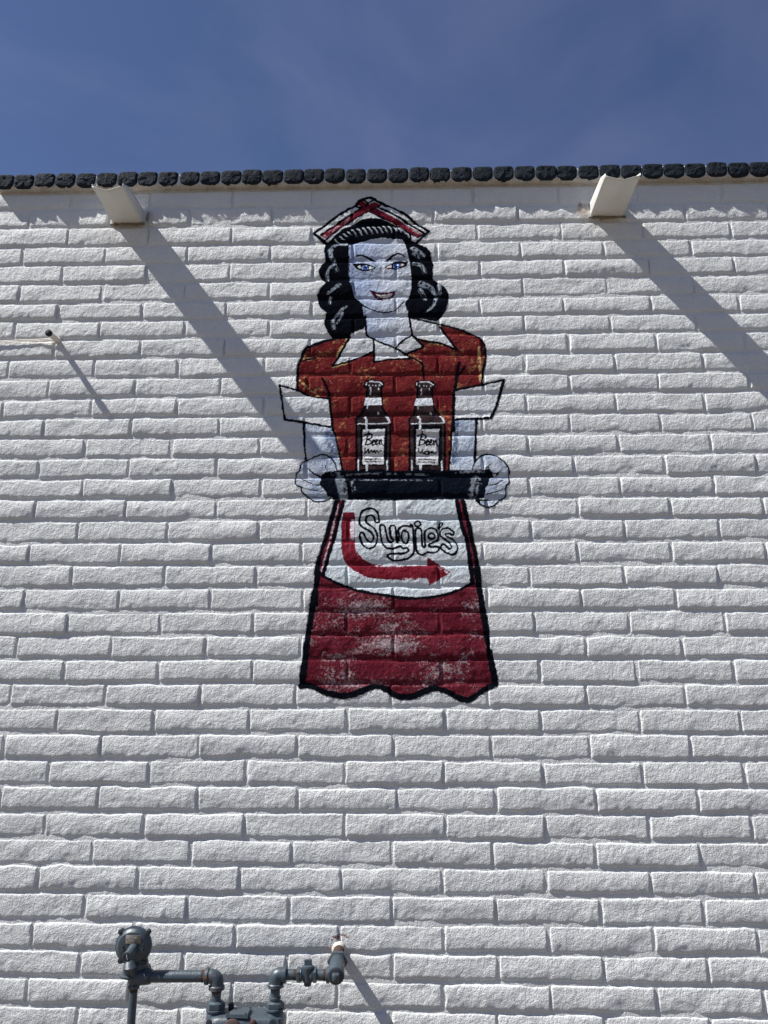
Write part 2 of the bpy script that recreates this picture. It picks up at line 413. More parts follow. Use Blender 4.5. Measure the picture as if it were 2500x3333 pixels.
# backing mortar: one rough sheet on a thick core
def mortar_mesh():
    xs = np.linspace(-3.9, 3.9, 560); zs = np.linspace(-GZ, .012, 330)
    X, Z = np.meshgrid(xs, zs)
    H = mortar_h(X, Z)
    V = np.stack([X, -H, Z+GZ], -1).reshape(-1, 3)
    idx = np.arange(X.size).reshape(X.shape)
    Q = np.stack([idx[:-1, :-1], idx[:-1, 1:], idx[1:, 1:], idx[1:, :-1]], -1).reshape(-1, 4)
    b = len(V); V = np.concatenate([V, [[-3.9, .30, 0], [3.9, .30, 0], [3.9, .30, GZ+.012], [-3.9, .30, GZ+.012]]])
    c = [idx[0, 0], idx[0, -1], idx[-1, -1], idx[-1, 0]]
    Q = np.concatenate([Q, [[b+1, b, b+3, b+2], [c[0], c[3], b+3, b], [c[1], b+1, b+2, c[2]], [c[3], c[2], b+2, b+3], [c[0], b, b+1, c[1]]]])
    return np_mesh('mortar', V, Q, True, 50)
link('mortar', mortar_mesh(), wall, [PAINT])
def visible(r, k):
    J = ROWS[r][2]
    pts = [(J[k], bed(r, J[k])), (J[k+1], bed(r, J[k+1])), (J[k], bed(r+1, J[k])), (J[k+1], bed(r+1, J[k+1]))]
    def pr(X, Z):
        d = np.array([X-CAM_X, CAM_D, Z-CAM_Z]); w = d@FWD
        return PW/2+F*(d@RGT)/w, PH/2-F*(d@UPV)/w
    q = [pr(*p) for p in pts]
    return max(a for a, _ in q) > 0 and min(a for a, _ in q) < PW and min(b for _, b in q) < PH

# ------------------------------------------------------------------ the painted waitress: colours brushed into a sheet, laid over the blocks
MX0, MX1, MZ0, MZ1 = -.395, .765, -2.53, -.045
MPX = .00125
MW, MH = int((MX1-MX0)/MPX), int((MZ1-MZ0)/MPX)
IMG = np.empty((MH, MW, 3), np.float32); IMG[:] = WHITE
IDM = np.zeros((MH, MW), np.int16)
GXX, GYY = np.meshgrid(np.arange(MW)+.5, np.arange(MH)+.5)
def lat(cell, cz=None, seed=0):
    g = np.random.default_rng(100+seed); cz = cz or cell
    n = g.random((int(MH*MPX/cz)+3, int(MW*MPX/cell)+3)).astype(np.float32)
    u = GXX[0]*MPX/cell; v = GYY[:, 0]*MPX/cz
    i = u.astype(int); j = v.astype(int); a = (u-i); b = (v-j); a = a*a*(3-2*a); b = (b*b*(3-2*b))[:, None]
    r0 = n[j][:, i]*(1-a)+n[j][:, i+1]*a; r1 = n[j+1][:, i]*(1-a)+n[j+1][:, i+1]*a
    return r0*(1-b)+r1*b
def fbm(cell, seed, octv=5, asp=1.):
    s = 0; w = 0; a = 1.
    for k in range(octv):
        s = s + a*lat(cell/2**k*asp, cell/2**k, seed*10+k); w += a; a *= .72
    return s/w
N_FINE, N_MID, N_BIG = fbm(.012, 1, 3), fbm(.05, 2, 5), fbm(.16, 3, 6)
def q(c, *n):
    ox, oy, k = CR[c]
    return [(ox+n[i]*k, oy+n[i+1]*k) for i in range(0, len(n), 2)]
def topx(pts):
    a = np.array([un(x, y) for x, y in pts])
    return np.stack([(a[:, 0]-MX0)/MPX, (a[:, 1]-MZ0)/MPX], -1)
def smooth(P, closed, n=6):
    if len(P) < 3: return P
    out = []
    L = len(P)
    for i in range(L if closed else L-1):
        if closed: a, b, c, d = P[i-1], P[i], P[(i+1) % L], P[(i+2) % L]
        else: a, b, c, d = P[max(i-1, 0)], P[i], P[i+1], P[min(i+2, L-1)]
        for t in np.arange(n)/n:
            out.append(.5*((2*b)+(-a+c)*t+(2*a-5*b+4*c-d)*t*t+(-a+3*b-3*c+d)*t**3))
    if not closed: out.append(P[-1])
    return np.array(out)
def bbox(P, pad):
    x0, y0 = np.floor(P.min(0)-pad).astype(int); x1, y1 = np.ceil(P.max(0)+pad).astype(int)
    return max(x0, 0), max(y0, 0), min(x1, MW), min(y1, MH)
def inside(P):
    x0, y0, x1, y1 = bbox(P, 1)
    X, Y = GXX[y0:y1, x0:x1], GYY[y0:y1, x0:x1]
    M = np.zeros(X.shape, bool)
    for i in range(len(P)):
        (ax, ay), (bx, by) = P[i-1], P[i]
        if ay == by: continue
        M ^= ((ay > Y) != (by > Y)) & (X < (bx-ax)*(Y-ay)/(by-ay)+ax)
    return (slice(y0, y1), slice(x0, x1)), M
def fill(pts, colr, part=None, sm=False, alpha=None):
    P = topx(pts)
    if sm: P = smooth(P, True)
    s, M = inside(P)
    A = M.astype(np.float32)
    if alpha is not None: A = A*alpha[s]
    c = np.array(colr, np.float32) if not isinstance(colr, np.ndarray) or colr.ndim == 1 else colr[s]
    IMG[s] = IMG[s]*(1-A[..., None]) + c*A[..., None]
    if part is not None: IDM[s][M] = part
    return s, M
def stroke(pts, wpx, colr, part=None, sm=True, dry=0., taper=0., closed=False):
    """brush stroke; wpx in photo pixels"""
    if max(colr) < .03: wpx = wpx*1.3
    P = topx(pts)
    if sm: P = smooth(P, closed, 5)
    elif closed: P = np.concatenate([P, P[:1]])
    if closed and sm: P = np.concatenate([P, P[:1]])
    sc = abs(topx([(pts[0][0]+wpx, pts[0][1])])[0, 0]-topx([pts[0]])[0, 0])/2
    x0, y0, x1, y1 = bbox(P, sc+3)
    if x1 <= x0 or y1 <= y0: return
    X, Y = GXX[y0:y1, x0:x1], GYY[y0:y1, x0:x1]
    D = np.full(X.shape, 1e9, np.float32); n = len(P)-1
    for i in range(n):
        a, b = P[i], P[i+1]; d = b-a; L2 = max(float(d@d), 1e-9)
        t = np.clip(((X-a[0])*d[0]+(Y-a[1])*d[1])/L2, 0, 1)
        w = sc*(1-taper*(i+t)/n)
        D = np.minimum(D, np.hypot(X-a[0]-t*d[0], Y-a[1]-t*d[1])-w)
    s = (slice(y0, y1), slice(x0, x1))
    D = D + (N_MID[s]-.5)*sc*.9
    A = np.clip(.5-D, 0, 1)
    if dry: A = A*np.clip((N_FINE[s]-dry*.52)*6+.5, 0, 1)*np.clip(-D/(sc*.5)+.25, 0, 1)
    IMG[s] = IMG[s]*(1-A[..., None]) + np.array(colr, np.float32)*A[..., None]
    if part is not None:
        M = (A > .5) & (IDM[s] == 0); IDM[s][M] = part
def dot(c, x, y, rx, colr, ry=None):
    ry = ry or rx
    fill(q(c, *[v for k in range(10) for v in (x+rx*math.cos(k*.628), y+ry*math.sin(k*.628))]), colr)
BLK = (.0045, .0055, .0085)
(P_BLOUSE, P_CUFF, P_CUFF2, P_ARM, P_ARM2, P_COLLAR, P_FACE, P_HAIR, P_CAP, P_BOT, P_BOT2, P_TRAY, P_HAND, P_HAND2, P_SKIRT, P_APRON, P_ARROW, P_LAB, P_LAB2, P_EYE, P_EYE2, P_MOUTH) = range(1, 23)
def C3(c): return np.array(c, np.float32)
def blend(m, a, b): return C3(a)*(1-m[..., None]) + C3(b)*m[..., None]
# grounds of brushed colour
RED_B = blend(np.clip((N_MID-.40)*3, 0, 1), (.120, .015, .018), (.175, .028, .026))
RED_B = RED_B*(1-np.clip((N_BIG+N_FINE*.5-.86)*7, 0, 1)[..., None]*.8) + C3((.44, .27, .12))*np.clip((N_BIG+N_FINE*.5-.86)*7, 0, 1)[..., None]*.8
RED_S = blend(np.clip((N_MID-.40)*3, 0, 1), (.105, .012, .021), (.158, .024, .036))
zpx = GYY*MPX+MZ0; xpx = GXX*MPX+MX0
wear = np.exp(-((xpx-.20)/.27)**2)*np.exp(-((zpx+2.24)/.19)**2)
N_GR, N_STR = fbm(.0055, 4, 2), fbm(.085, 5, 4, 1.9)
wm_ = np.clip((N_STR*.95+N_GR*.55+wear*.13-.875)*3.6, 0, 1)*.60
RED_S = RED_S*(1-wm_[..., None]) + C3((.52, .46, .48))*wm_[..., None]
oc_ = np.clip((fbm(.06, 6, 4, 1.5)*.9+N_GR*.55-.88)*4.5, 0, 1)*.55
oc_ = oc_*(.5+.9*np.clip((abs(xpx-.20)-.07)/.15, 0, 1))
RED_B = RED_B*(1-oc_[..., None]) + C3((.36, .20, .085))*oc_[..., None]
fx = np.clip((xpx-.02)/.22, 0, 1)
SKIN = blend(np.clip(fx+(N_MID-.5)*.9, 0, 1), (.36, .435, .60), (.53, .565, .61))
ARM = blend(np.clip((N_MID-.5)*2.5+.5, 0, 1), (.34, .41, .52), (.54, .59, .65))
APR = blend(np.clip((N_BIG-.5)*4+.5, 0, 1), (.56, .615, .64), (.61, .635, .65))
COL_W = (.61, .625, .63)

# hair
fill(q('b', 205,150, 190,230, 205,345, 160,390, 125,470, 160,550, 215,590, 150,650, 112,740, 125,830, 165,890, 215,920, 195,1000, 192,1060, 225,1140, 290,1225,
       450,1200, 510,1160, 640,1110, 670,1000, 900,900, 1130,900, 1150,990, 1300,1000, 1450,1030, 1500,985, 1560,900, 1600,740, 1560,650, 1480,590, 1422,550,
       1410,450, 1420,370, 1400,330, 1390,250, 1340,190, 1240,145, 1165,105, 1180,60, 1000,-60, 820,-130, 640,-125, 400,-20, 215,145), BLK, P_HAIR)
HL = (.36, .41, .46)
for w, d, p in ((35, .75, (440,155, 350,158, 280,190, 245,240)), (46, .8, (262,230, 270,300, 312,345)), (28, .7, (310,395, 240,440, 225,510, 240,562)), (22, .75, (308,340, 312,400, 342,462)),
                (46, .85, (362,618, 290,670, 232,715)), (20, .7, (262,755, 258,825)), (30, .75, (432,862, 350,940, 290,1010, 305,1112)), (24, .8, (395,930, 340,1052)),
                (48, .85, (1180,200, 1260,240, 1320,292)), (36, .85, (1200,370, 1280,390, 1330,480)), (70, .9, (1290,600, 1380,640, 1440,712)), (22, .8, (1270,660, 1335,785)),
                (28, .8, (1480,605, 1492,728)), (36, .85, (1450,765, 1420,850, 1350,912)), (26, .85, (1200,255, 1260,310))):
    stroke(q('b', *p), w*.28933*1.3, HL, dry=d*1.0, taper=.45)
    stroke(q('b', *[v+(16 if i % 2 == 0 else -9) for i, v in enumerate(p)]), w*.28933*.45, (.22, .26, .30), dry=.5, taper=.6)
    stroke(q('b', *[v+(-20 if i % 2 == 0 else 12) for i, v in enumerate(p)]), w*.28933*.35, (.15, .18, .21), dry=.4, taper=.6)
# face and neck
fill(q('b', 625,860, 740,905, 860,925, 1000,895, 1100,820, 1140,980, 1160,1090, 1185,1175, 1080,1240, 990,1305, 840,1250, 680,1190, 650,1040), SKIN, P_FACE)
fill(q('b', 840,928, 980,915, 985,945, 930,972, 870,975), (.26, .30, .42), alpha=np.clip(N_MID*1.3, 0, 1))
fill(q('b', 470,180, 500,158, 560,140, 640,118, 740,98, 860,88, 1000,95, 1080,115, 1110,190, 1140,300, 1160,430, 1172,560, 1160,700, 1120,790, 1060,855, 980,905, 860,925, 740,905, 640,850, 560,780, 520,700, 495,600, 475,480, 482,350, 465,250), SKIN, P_FACE, sm=True)
stroke(q('b', 545,770, 640,850, 740,902, 860,925, 960,912, 1030,865, 1095,800), 12*.289, BLK)
for w_, d_, p in ((120, .9, (170,420, 165,700, 190,950, 260,1180)), (90, .95, (330,1290, 520,1460, 700,1540)), (70, 1., (1380,300, 1430,600, 1440,900, 1380,1150)), (60, .95, (620,520, 700,560, 740,640)), (60, .9, (470,1560, 490,1750, 500,1900)), (80, 1., (700,720, 520,760, 400,740))):
    stroke(q('c', *p), w_*.1447, (.25, .30, .42), dry=d_)
stroke(q('c', 880,500, 890,640, 870,760, 880,880, 880,1000), 60*.1447, (.72, .74, .76), dry=.85)
for p in ((690,980, 690,1020, 705,1065), (1010,960, 1022,1020, 990,1075), (770,1045, 860,1030, 945,1052), (760,1000, 800,975)):
    stroke(q('c', *p), 15*.1447, (.30, .35, .44), dry=.4)
for p in ((300,400, 400,385, 500,420, 600,480, 560,500, 400,515, 320,470), (1050,455, 1140,385, 1230,350, 1330,380, 1370,440, 1200,480, 1060,500)):
    fill(q('c', *p), (.36, .38, .44), sm=True, alpha=np.clip(N_MID*1.2+.2, 0, 1))
fill(q('c', 228,412, 290,360, 370,345, 480,365, 570,410, 715,490, 680,502, 600,468, 500,412, 400,372, 300,388), BLK)
fill(q('c', 938,492, 955,450, 1060,370, 1160,322, 1240,312, 1310,335, 1362,382, 1280,348, 1220,342, 1130,375, 1050,440, 990,480), BLK)
fill(q('c', 208,545, 300,542, 420,536, 520,550, 610,590, 702,637, 645,668, 560,692, 480,702, 390,698, 310,676, 250,625), BLK, P_EYE)
for p in ((228,412, 290,360, 370,345, 480,365, 570,410, 715,490), (938,492, 960,450, 1060,370, 1160,322, 1240,312, 1310,335, 1362,382)): stroke(q('c', *p), 16*.1447, BLK)
for p in ((208,545, 300,542, 420,536, 520,550, 610,590, 702,637, 645,668, 560,692, 480,702, 390,698, 310,676, 250,625), (936,626, 1000,580, 1080,550, 1130,500, 1250,478, 1330,488, 1432,482, 1412,530, 1375,600, 1290,632, 1180,667, 1080,662, 990,652)): stroke(q('c', *p), 15*.1447, BLK, closed=True)
fill(q('c', 298,612, 370,588, 400,640, 352,658), (.66, .66, .64)); fill(q('c', 575,600, 640,620, 682,636, 600,668, 562,664), (.60, .68, .60))
dot('c', 474, 628, 86, (.10, .19, .52), 54); dot('c', 485, 618, 36, BLK, 30); dot('c', 497, 600, 17, (.9, .9, .9)); dot('c', 405, 655, 13, (.7, .8, .9)); dot('c', 530, 650, 11, (.3, .45, .8))
fill(q('c', 936,626, 1000,580, 1080,550, 1130,500, 1250,478, 1330,488, 1432,482, 1412,530, 1375,600, 1290,632, 1180,667, 1080,662, 990,652), BLK, P_EYE2)
fill(q('c', 952,624, 1010,590, 1066,572, 1056,634, 1000,640), (.68, .60, .60)); fill(q('c', 1272,548, 1366,568, 1300,606, 1272,602), (.70, .66, .66))
dot('c', 1170, 592, 84, (.10, .19, .52), 64); dot('c', 1180, 590, 34, BLK, 32); dot('c', 1202, 566, 16, (.9, .9, .9)); dot('c', 1108, 628, 13, (.75, .85, .9)); dot('c', 1210, 615, 11, (.3, .45, .8))
fill(q('c', 580,1150, 620,1166, 760,1188, 870,1196, 1000,1182, 1120,1165, 1172,1150, 1152,1230, 1110,1290, 1040,1345, 900,1368, 780,1350, 680,1290, 620,1210), (.060, .010, .020), P_MOUTH, sm=True)
fill(q('c', 712,1228, 800,1240, 950,1238, 1088,1215, 1060,1258, 980,1298, 860,1305, 780,1280), (.58, .56, .57), sm=True)
stroke(q('c', 590,1152, 760,1196, 870,1206, 1010,1190, 1160,1156), 15*.1447, (.03, .03, .035))
stroke(q('c', 860,1195, 950,1182, 1010,1190), 18*.1447, (.30, .31, .34), dry=.5)
for x, y, r in ((755, 1310, 9), (885, 1342, 16), (960, 1335, 20), (1000, 1322, 14), (1045, 1308, 12), (920, 1350, 14)): dot('c', x, y, r, (.55, .58, .62))
stroke(q('c', 556,1192, 575,1140, 605,1128), 16*.1447, (.10, .12, .16), dry=.4); stroke(q('c', 1172,1135, 1205,1165, 1242,1208), 16*.1447, (.10, .12, .16), dry=.4)
# cap
fill(q('a', 80,450, 330,265, 530,140, 600,85, 690,50, 740,60, 830,105, 960,160, 1100,240, 1230,340, 1372,425, 1225,555, 1150,500, 1080,400, 960,330, 850,288, 720,282, 640,290, 560,320, 400,410, 290,490, 215,560), (.60, .62, .625), P_CAP)
fill(q('a', 540,345, 600,300, 640,288, 720,280, 860,285, 900,280, 1080,345, 1180,420, 1250,490, 1300,480, 1160,520, 960,380, 640,380, 400,470, 250,545, 215,560, 390,400), BLK)
fill(q('a', 145,470, 350,330, 500,235, 690,120, 760,92, 820,120, 690,200, 480,320, 350,400, 200,505), (.150, .014, .026))
fill(q('a', 570,112, 625,88, 668,112, 612,152), (.16, .012, .025)); fill(q('a', 700,205, 775,165, 1080,330, 1305,465, 1250,500, 1040,370, 860,280), (.150, .014, .026))
stroke(q('a', 700,195, 900,290, 1060,370), 26*.289, (.09, .008, .015), dry=.6)
stroke(q('a', 200,470, 480,280), 36*.289, (.42, .20, .22), dry=.9); stroke(q('a', 1130,375, 1290,465), 40*.289, (.45, .28, .28), dry=.85)
fill(q('a', 1175,468, 1245,505, 1202,545, 1165,520), (.60, .63, .66))
for w, p in ((26, (75,448, 330,262, 530,140, 600,82, 690,50, 740,60, 830,105, 960,160, 1100,240, 1230,340, 1372,427)), (22, (1372,427, 1222,556)), (26, (80,452, 218,562)),
             (18, (150,468, 350,330, 500,235, 600,172, 690,108, 745,75)), (16, (205,522, 345,408, 480,320, 600,252, 690,206, 825,125)), (20, (800,155, 900,200, 1000,252, 1150,345, 1320,448)),
             (18, (690,206, 860,282)), (30, (560,120, 540,145, 600,160)), (20, (560,110, 625,78, 672,98, 690,112)), (20, (1160,470, 1160,540, 1220,556)), (18, (1250,492, 1315,452))):
    stroke(q('a', *p), w*.289, BLK, P_CAP, sm=len(p) > 6)
B = (330,528, 385,490, 425,462, 470,438, 520,418, 580,402, 640,392, 700,385, 755,380, 812,375, 868,373, 925,374, 985,384, 1035,398, 1085,422, 1125,455)
for i in range(0, len(B), 2):
    x, y = B[i], B[i+1]; s_ = 1 if i < 24 else .6
    for dx, w_, c_ in ((0, 20, (.40, .45, .49)), (9, 11, (.58, .62, .64))):
        stroke(q('a', x-16+dx, y-6, x+8+dx, y+16*s_, x+34*s_+dx, y+(70 if i > 6 else 26)*s_), w_*.289, c_, dry=.2, taper=.85)
# blouse
fill(q('d', 510,170, 400,185, 300,215, 240,245, 195,280, 165,330, 148,400, 148,540, 250,590, 380,605) + q('t', 425,380, 460,540, 485,652, 1132,652, 1150,400, 1163,170) +
     q('d', 1280,545, 1460,500, 1478,400, 1484,300, 1475,205, 1420,165, 1300,115, 1170,90, 960,160, 840,250, 640,160), RED_B, P_BLOUSE)
# fill(q('d', ...)) collar flaps
for p in ((510,165, 540,138, 632,110, 640,160, 690,185, 690,270, 560,325, 400,375, 440,310), (695,190, 850,250, 950,315, 830,325, 700,345), (848,243, 960,160, 1045,235, 920,283),
          (945,45, 1120,75, 1160,100, 1210,170, 1280,262, 1180,225, 1010,185, 965,155)):
    fill(q('d', *p), COL_W, P_COLLAR)
for p in ((400,380, 520,345), (200,300, 190,330, 260,318), (990,180, 1180,225), (1440,240, 1450,480), (160,480, 300,590), (500,180, 430,300), (940,310, 1020,340)):
    stroke(q('d', *p), 22*.458, (.52, .36, .16), dry=.8)
for w, p in ((12, (630,20, 636,120, 650,160, 740,205, 850,250, 950,310, 1030,352, 1042,400, 1048,485)), (12, (690,180, 694,348)), (13, (520,165, 440,310, 397,376)), (12, (397,376, 560,325, 690,270)),
             (12, (694,346, 760,335, 830,325, 965,320)), (12, (938,0, 950,75, 965,155)), (12, (965,155, 905,190, 848,245)), (13, (965,158, 1045,236)), (13, (1045,236, 980,262, 918,285)),
             (14, (975,160, 1020,190, 1180,220, 1285,266)), (14, (1285,266, 1200,150, 1160,95)), (13, (950,35, 1120,70, 1300,115, 1420,165, 1472,210, 1486,320, 1470,400, 1460,505)),
             (17, (520,165, 400,184, 285,220, 210,255, 175,320, 152,400, 150,548)), (11, (190,342, 215,328, 270,318)), (15, (325,460, 360,530, 376,600, 386,700, 400,830)),
             (17, (1302,350, 1280,440, 1275,500, 1262,600, 1256,700, 1262,835)), (12, (1335,382, 1285,455)), (12, (1340,380, 1322,405))):
    stroke(q('d', *p), w*.458, BLK, P_BLOUSE)
stroke(q('t', 405,215, 425,380, 460,540, 487,655), 20*.5425, BLK); stroke(q('t', 1158,300, 1150,420, 1142,560, 1130,655), 20*.5425, BLK)
# arms and cuffs
fill(q('t', 255,365, 425,385, 455,540, 477,650, 455,650, 430,580, 370,552, 268,585), ARM, P_ARM)
fill(q('t', 1166,345, 1290,345, 1284,580, 1268,645, 1140,650), ARM, P_ARM2)
stroke(q('t', 400,400, 440,560), 60*.5425, (.16, .20, .30), dry=.8); stroke(q('t', 1172,360, 1160,600), 36*.5425, (.13, .18, .30), dry=.75)
stroke(q('t', 255,368, 262,500, 268,584), 11*.5425, BLK, P_ARM); stroke(q('t', 1292,345, 1286,500, 1283,590), 12*.5425, BLK, P_ARM2)
fill(q('d', 25,515, 150,548, 250,590, 378,607, 385,805, 190,775, 60,755), COL_W, P_CUFF)
fill(q('d', 1272,545, 1460,506, 1615,475, 1522,745, 1268,752), COL_W, P_CUFF2)
for w, p in ((12, (22,515, 150,550, 250,590, 382,608)), (13, (25,515, 42,640, 60,757)), (13, (60,757, 200,776, 392,808))): stroke(q('d', *p), w*.458, BLK, P_CUFF)
for w, p in ((13, (1270,545, 1460,508, 1617,475)), (17, (1612,478, 1570,640, 1524,742)), (16, (1524,745, 1400,748, 1262,756))): stroke(q('d', *p), w*.458, BLK, P_CUFF2)
stroke(q('d', 376,600, 386,700, 400,830), 15*.458, BLK); stroke(q('d', 1262,600, 1256,700, 1260,830), 17*.458, BLK)
# bottles of beer
def E1(x, y): return x, y
def E2(x, y):
    t = min(1, max(0, (y-500)/200)); return (x*1.03+795)*(1-t)+(x*1.046+841)*t, y+6
def bottle(Tf, part, lab, alt):
    def qq(*n): return q('e', *[v for i in range(0, len(n), 2) for v in Tf(n[i], n[i+1])])
    body = (250,108, 290,97, 400,100, 500,108, 530,150, 520,182, 492,200, 496,340, 503,480, 530,560, 575,625, 632,730, 635,820, 632,1518, 98,1518, 97,700, 150,650, 205,570, 235,480, 262,350, 268,200, 228,180, 235,140)
    fill(qq(*body), blend(np.clip((N_MID-.4)*3, 0, 1), (.030, .019, .022), (.060, .038, .038)), part)
    stroke(qq(*body), 26*.205, BLK, part, closed=True, sm=False)
    W = (.62, .66, .68); stroke(qq(255,125, 248,165), 18*.205, W); stroke(qq(310,112, 450,116, 505,160), 22*.205, W)
    for x in (300, 360, 404, 468): fill(qq(*[v for k in range(8) for v in (x+11*math.cos(k*.785), 172+11*math.sin(k*.785))]), W)
    stroke(qq(320,205, 328,260, 318,305), 18*.205, W); stroke(qq(450,210, 450,236), 14*.205, W)
    fill(qq(240,366, 490,362, 502,484, 218,486), (.66, .70, .73)); stroke(qq(272,492, 268,535), 15*.205, W)
    for x, y, r in ((447, 608, 17), (238, 672, 20)): fill(qq(*[v for k in range(8) for v in (x+r*math.cos(k*.785), y+r*1.1*math.sin(k*.785))]), W)
    stroke(qq(575,660, 600,690, 625,752), 34*.205, W); stroke(qq(118,778, 350,772, 605,765), 15*.205, W, sm=False)
    fill(qq(140,800, 600,800, 590,1440, 150,1450), BLK); stroke(qq(150,830, 150,1440), 22*.205, (.05, .032, .034), dry=.5); stroke(qq(600,830, 598,1440), 26*.205, (.05, .032, .034), dry=.5)
    fill(qq(200,868, 552,858, 545,960, 532,1150, 530,1424, 194,1426), (.60, .605, .61), lab)
    stroke(qq(255,705, 258,868), 30*.205, W, sm=False)
    stroke(qq(128,1350, 132,1512), 18*.205, W, sm=False); stroke(qq(260,1425, 264,1522), 36*.205, W, sm=False); stroke(qq(584,1365, 586,1510), 22*.205, W, sm=False)
    K = 19*.205
    for p in ((292,900, 268,1000, 236,1108), (218,958, 290,935, 342,952, 330,1000, 268,1028), (268,1026, 322,1042, 312,1090, 236,1114), (345,1085, 385,1052, 372,1030, 345,1070, 358,1115, 402,1095),
              (402,1085, 436,1048, 425,1026, 400,1070, 415,1112, 455,1088), (462,1032, 470,1105), (466,1066, 496,1034, 502,1095, 528,1122)): stroke(qq(*p), K, BLK)
    if alt: pp = ((240,1160, 238,1215, 262,1235, 296,1180), (296,1180, 292,1230, 320,1240, 345,1200, 372,1212), (345,1200, 335,1252, 380,1255, 385,1200), (388,1205, 402,1240, 420,1208, 436,1238, 452,1205, 468,1235, 508,1222))
    else: pp = ((236,1162, 233,1245), (233,1245, 268,1205, 296,1178), (296,1178, 294,1240, 340,1200), (340,1200, 358,1228, 386,1198), (386,1198, 402,1232, 428,1204, 450,1232, 468,1208, 505,1214))
    for p in pp: stroke(qq(*p), 17*.205, BLK)
    for yy, x0, sd in ((1340, 232, 1), (1384, 240, 2)):
        g = random.Random(sd+alt*5); x = x0
        while x < 490:
            stroke(qq(x, yy-g.uniform(2, 12), x+g.uniform(4, 14), yy+g.uniform(-2, 10)), 11*.205, BLK, sm=False); x += g.uniform(15, 26)
bottle(E1, P_BOT, P_LAB, 0); bottle(E2, P_BOT2, P_LAB2, 1)
# skirt and apron
fill(q('k', 215,50, 1438,50, 1480,220, 1540,470, 1585,680, 1610,880) + q('s', 1440,200, 1490,500, 1520,700, 1558,862, 1450,920, 1350,985, 1270,965, 1180,920, 1090,900, 1000,930, 900,965, 800,950, 720,895, 640,885, 540,920, 430,955, 280,935, 170,885, 92,880, 120,650, 150,450, 190,200) +
     q('k', 20,1000, 25,760, 55,620, 110,450, 180,220), RED_S, P_SKIRT)
stroke(q('k', 240,100, 150,470, 75,740), 20*.3375, (.55, .42, .46), dry=.8)
fill(q('k', 300,50, 1383,50, 1400,150, 1440,330, 1480,450, 1518,700, 1530,850, 1380,930, 1200,980, 1020,1000, 850,995, 700,970, 450,930, 300,880, 200,840, 95,780, 130,650, 190,450, 240,250), APR, P_APRON)
fill(q('k', 285,172, 400,170, 402,450, 412,520, 430,570, 480,622, 570,670, 700,684, 1100,686, 1098,600, 1195,665, 1322,750, 1200,830, 1115,876, 1105,818, 900,822, 700,818, 520,800, 400,740, 335,690, 295,630, 272,520, 268,300), blend(np.clip((N_MID-.35)*3, 0, 1), (.150, .012, .022), (.215, .024, .038)), P_ARROW)
for w, d, p in ((40, .75, (378,255, 376,420)), (16, .8, (600,690, 860,690)), (16, .8, (860,812, 1090,812)), (14, .85, (340,700, 500,800)), (18, .8, (402,470, 430,580)), (20, .85, (1210,700, 1290,750))):
    stroke(q('k', *p), w*.3375, (.68, .60, .64), dry=d)
for w, p in ((34, (228,50, 180,220, 110,450, 55,620, 28,760, 25,900, 20,1060)), (26, (300,50, 240,250, 190,450, 130,650, 92,784)), (24, (92,784, 200,840, 300,880, 450,930, 700,972, 850,996, 1020,1000, 1200,980, 1380,930, 1532,850)),
             (34, (1532,850, 1520,700, 1482,450, 1440,330, 1400,150, 1383,50)), (34, (1440,50, 1480,220, 1540,470, 1582,680, 1606,870, 1625,1060))): stroke(q('k', *p), w*.3375, BLK, P_SKIRT)
for w, p in ((34, (222,40, 190,200, 155,450, 125,650, 100,872)), (36, (1412,10, 1430,150, 1472,400, 1500,600, 1550,862)), (34, (92,878, 170,885, 280,935, 430,957, 540,922, 640,887, 720,897, 800,952, 900,967, 1000,932, 1090,900, 1180,922, 1270,967, 1350,985, 1450,922, 1552,866))):
    stroke(q('s', *p), w*.434, BLK, P_SKIRT)
# lettering on the apron
LW = 17*.3375
for p in ((630,265, 600,262, 590,220, 560,200, 520,210, 505,250, 530,285, 580,320, 612,380, 615,440, 590,495, 540,520, 490,495, 455,440, 450,380, 468,364, 490,378, 515,430, 548,455, 575,440, 577,392, 540,350, 480,320, 448,282, 448,220, 470,165, 520,138, 572,137, 615,165, 632,215),
          (645,300, 688,305, 700,360, 715,430, 748,460, 768,440, 748,400, 737,322, 755,300, 785,305, 795,360, 803,445, 815,455, 825,400, 820,345, 848,312, 900,300, 935,308, 940,290, 962,325, 965,420, 975,530, 948,590, 880,625, 790,636, 728,612, 718,580, 762,570, 860,570, 915,546, 908,518, 870,516, 832,500, 790,515, 720,520, 670,475, 650,400),
          (870,350, 905,360, 918,400, 905,458, 878,462, 855,430, 852,382), (985,345, 1000,322, 1038,338, 1046,400, 1050,485, 1065,510, 1080,480, 1072,400, 1080,350, 1130,324, 1180,335, 1202,382, 1203,430, 1155,462, 1118,478, 1128,506, 1180,498, 1215,512, 1200,545, 1150,562, 1100,555, 1060,580, 1015,570, 995,520, 986,430),
          (1345,390, 1352,360, 1310,330, 1260,325, 1225,358, 1232,400, 1272,430, 1320,468, 1332,510, 1305,525, 1270,480, 1240,478, 1233,520, 1270,556, 1330,578, 1375,565, 1392,520, 1375,468, 1340,432, 1285,402, 1277,380, 1310,375),
          (1215,290, 1228,270, 1243,282, 1228,312, 1212,330)): stroke(q('k', *p), LW, BLK, closed=True)
for x, y, r in ((1005, 280, 28), (1140, 400, 31)): stroke(q('k', *[v for k in range(9) for v in (x+r*math.cos(k*.698), y+r*.85*math.sin(k*.698))]), LW, BLK, closed=True)
